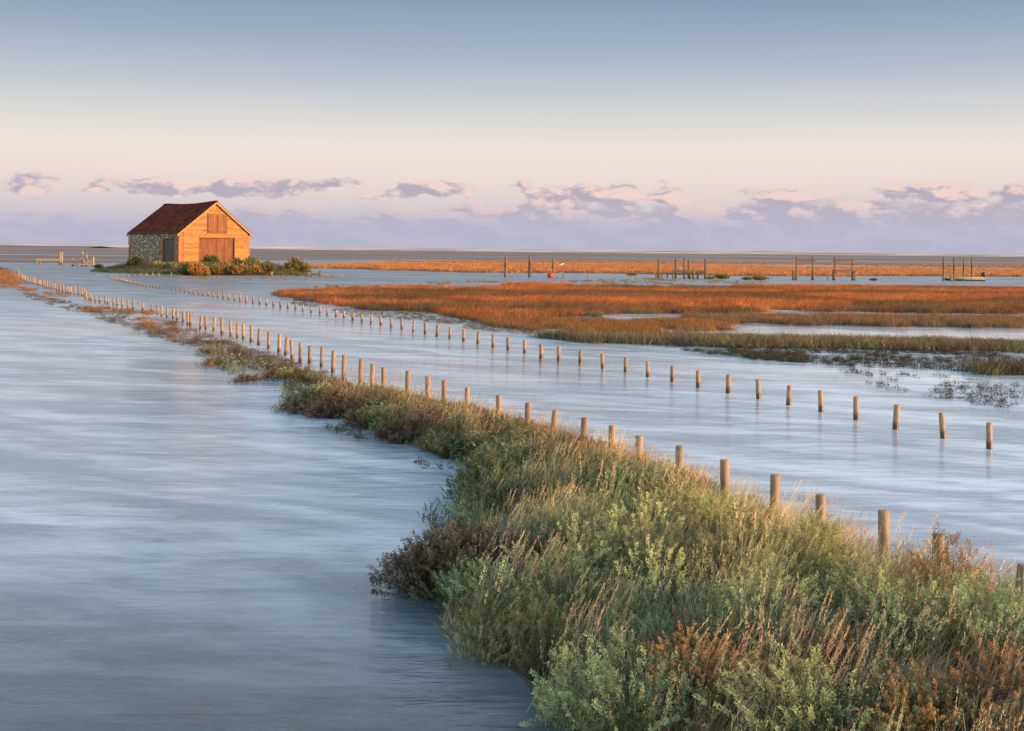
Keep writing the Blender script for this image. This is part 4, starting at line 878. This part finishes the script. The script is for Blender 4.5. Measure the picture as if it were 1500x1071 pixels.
jetty('rail_jetty', 'low sunlit timber rail with two taller posts at its right end', 'jetty', 160.0,
      [(168, 375, 450, .20, -.1), (232, 378, 462, .22, .1), (590, 235, 450, .20, 0), (635, 230, 460, .24, -.3), (612, 240, 400, .12, .4)], [(160, 600, 381, .26, -.35)], M_palewood, z5b)
jetty('collapsed_jetty', 'collapsed sunlit jetty of short posts and leaning planks left of the mound', 'jetty', 148.0,
      [(832, 350, 485, .26, 0), (855, 380, 470, .10, 0), (908, 410, 485, .12, 0), (1008, 235, 485, .24, 0), (1085, 270, 490, .24, -.2), (1210, 325, 490, .26, .1), (1030, 410, 488, .22, -.5), (1100, 400, 488, .2, .5)],
      [(845, 960, 395, .16, -.2, 405), (985, 1045, 345, .10, -.4, 410), (1050, 1180, 425, .14, -.5, 420), (1040, 1215, 450, .14, -.6, 470), (1085, 1120, 340, .10, -.3, 430), (990, 1110, 470, .2, -.7)], M_palewood, z5b)
jetty('mooring_stage', 'low plank stage with a stub post right of the mound bushes', 'jetty', 106.0, [(1450, 595, 628, .22, 0), (1388, 602, 628, .12, 0)], [(1385, 1452, 618, .18, -.2)], M_oldwood, lambda x, y: (160+x/4.6875, 270+y/4.6875))
# boat with outboard, moored among four poles
for x, a, c, w, lb in ((1057, 137, 268, .18, 'tall pole at the bow of the moored boat'), (1115, 138, 268, .17, 'second tall pole from the bow beside the moored boat'), (1168, 143, 268, .16, 'third tall pole from the bow beside the moored boat'), (1213, 138, 268, .15, 'tall pole nearest the outboard motor of the moored boat')):
    px, a2 = z6(x, a); _, c2 = z6(x, c); pole('mooring_pole', px, a2, c2, w, lb, group=pg, m=M_oldwood)
for x, a in ((1098, 233), (1106, 232)):
    px, a2 = z6(x, a); _, c2 = z6(x, 270); pole('stub_post', px, a2, c2, .12, 'short stub post in front of the bow half of the boat' if x < 1100 else 'short pale stub post touching the second boat pole', 'post', 'stub posts by the boat', M_palewood)
g_ = gp(*z6(1175, 268), 0); g_.y += .45
boat = empty('boat', g_, R_(180)); tag(boat, 'open cream and dark green boat moored among four tall poles', 'boat')
M_cream = m_simple('cream_paint', (.62, .52, .34), .5, .12, 5); M_green = m_simple('dark_green_paint', (.035, .05, .04), .45, .2, 5); M_blk = m_simple('motor_black', (.02, .02, .025), .35)
L2, n = 3.6, 22
def hull(u, v):   # u 0 stern .. 1 bow, v 0 keel .. 1 gunwale
    hw = .72*(1-max(0, (u-.35)/.65)**2.2)*(.92+.08*min(1, u*4)); x = -L2/2+L2*u+.22*v*max(0, u-.6)
    return x, hw*(v**.45 if v > 0 else 0), .04-.22+(.42+.16*u*u+.03)*v+.18*max(0, u-.75)
def shell(v0, v1, off):
    V = []; rows = 6
    for s_ in (-1, 1):
        for i in range(n+1):
            for j in range(rows+1):
                x, y, z = hull(i/n, v0+(v1-v0)*j/rows); V.append((x, s_*max(y+off, .0), z))
    fs = []
    for s_ in (0, 1):
        o0 = s_*(n+1)*(rows+1)
        for i in range(n):
            for j in range(rows):
                a = o0+i*(rows+1)+j; q = (a, a+rows+1, a+rows+2, a+1); fs.append(q if s_ else q[::-1])
    return V, fs
b = MB(); V, fs = shell(0, .62, 0); b.add(V, fs); V, fs = shell(0, .62, -.03); b.add(V, [f[::-1] for f in fs])
b.add([hull(0, 0), (-L2/2, -hull(0, .62)[1], hull(0, .62)[2]), (-L2/2, hull(0, .62)[1], hull(0, .62)[2])], [(0, 1, 2)]); b.build('hull', M_green, boat, True)
b = MB(); V, fs = shell(.62, 1, .006); b.add(V, fs); V, fs = shell(.62, 1, -.03); b.add(V, [f[::-1] for f in fs])
b.add([(-L2/2-.01, s_*hull(0, v)[1], hull(0, v)[2]) for s_, v in ((-1, .62), (1, .62), (1, 1), (-1, 1))], [(0, 1, 2, 3)]); b.build('topside', M_cream, boat, True)
b = MB()
for s_ in (-1, 1):
    for i in range(n):
        p0, p1 = hull(i/n, 1), hull((i+1)/n, 1); b.beam((p0[0], s_*p0[1], p0[2]+.02), (p1[0], s_*p1[1], p1[2]+.02), .06, .05)
b.build('gunwale', M_cream, boat)
for u in (.3, .6):
    x, y, z = hull(u, .8); b = MB(); b.box(x-.11, x+.11, -y, y, z-.02, z+.02); b.build('thwart', M_palewood, boat)
mo = empty('outboard_motor'); mo.parent = boat; mo.location = (-L2/2-.10, 0, 0)
b = MB(); zc = [(.42, .10), (.48, .15), (.62, .17), (.74, .14), (.80, .07)]; nn_ = 12
vs = [(r*1.35*math.cos(2*math.pi*k/nn_), r*math.sin(2*math.pi*k/nn_), z) for z, r in zc for k in range(nn_)]
b.add(vs, [(i*nn_+k, i*nn_+(k+1) % nn_, (i+1)*nn_+(k+1) % nn_, (i+1)*nn_+k) for i in range(4) for k in range(nn_)]+[tuple(range(4*nn_, 5*nn_)), tuple(range(nn_-1, -1, -1))]); b.build('cowling', M_blk, mo, True)
b = MB(); b.beam((-.03, 0, .44), (-.12, 0, -.25), .09, .14); b.build('motor_leg', M_blk, mo); b = MB(); b.beam((.1, 0, .5), (.55, .08, .52), .04, .04); b.build('tiller', M_blk, mo)
b = MB(); b.tube((0.9, .0, .25), (1.25, .05, .30), .16, .13, 10); b.build('tarpaulin', m_simple('tarp', (.35, .33, .36), .7, .2), boat, True)

scn.cycles.max_bounces = 6
scn.cycles.use_denoising = True
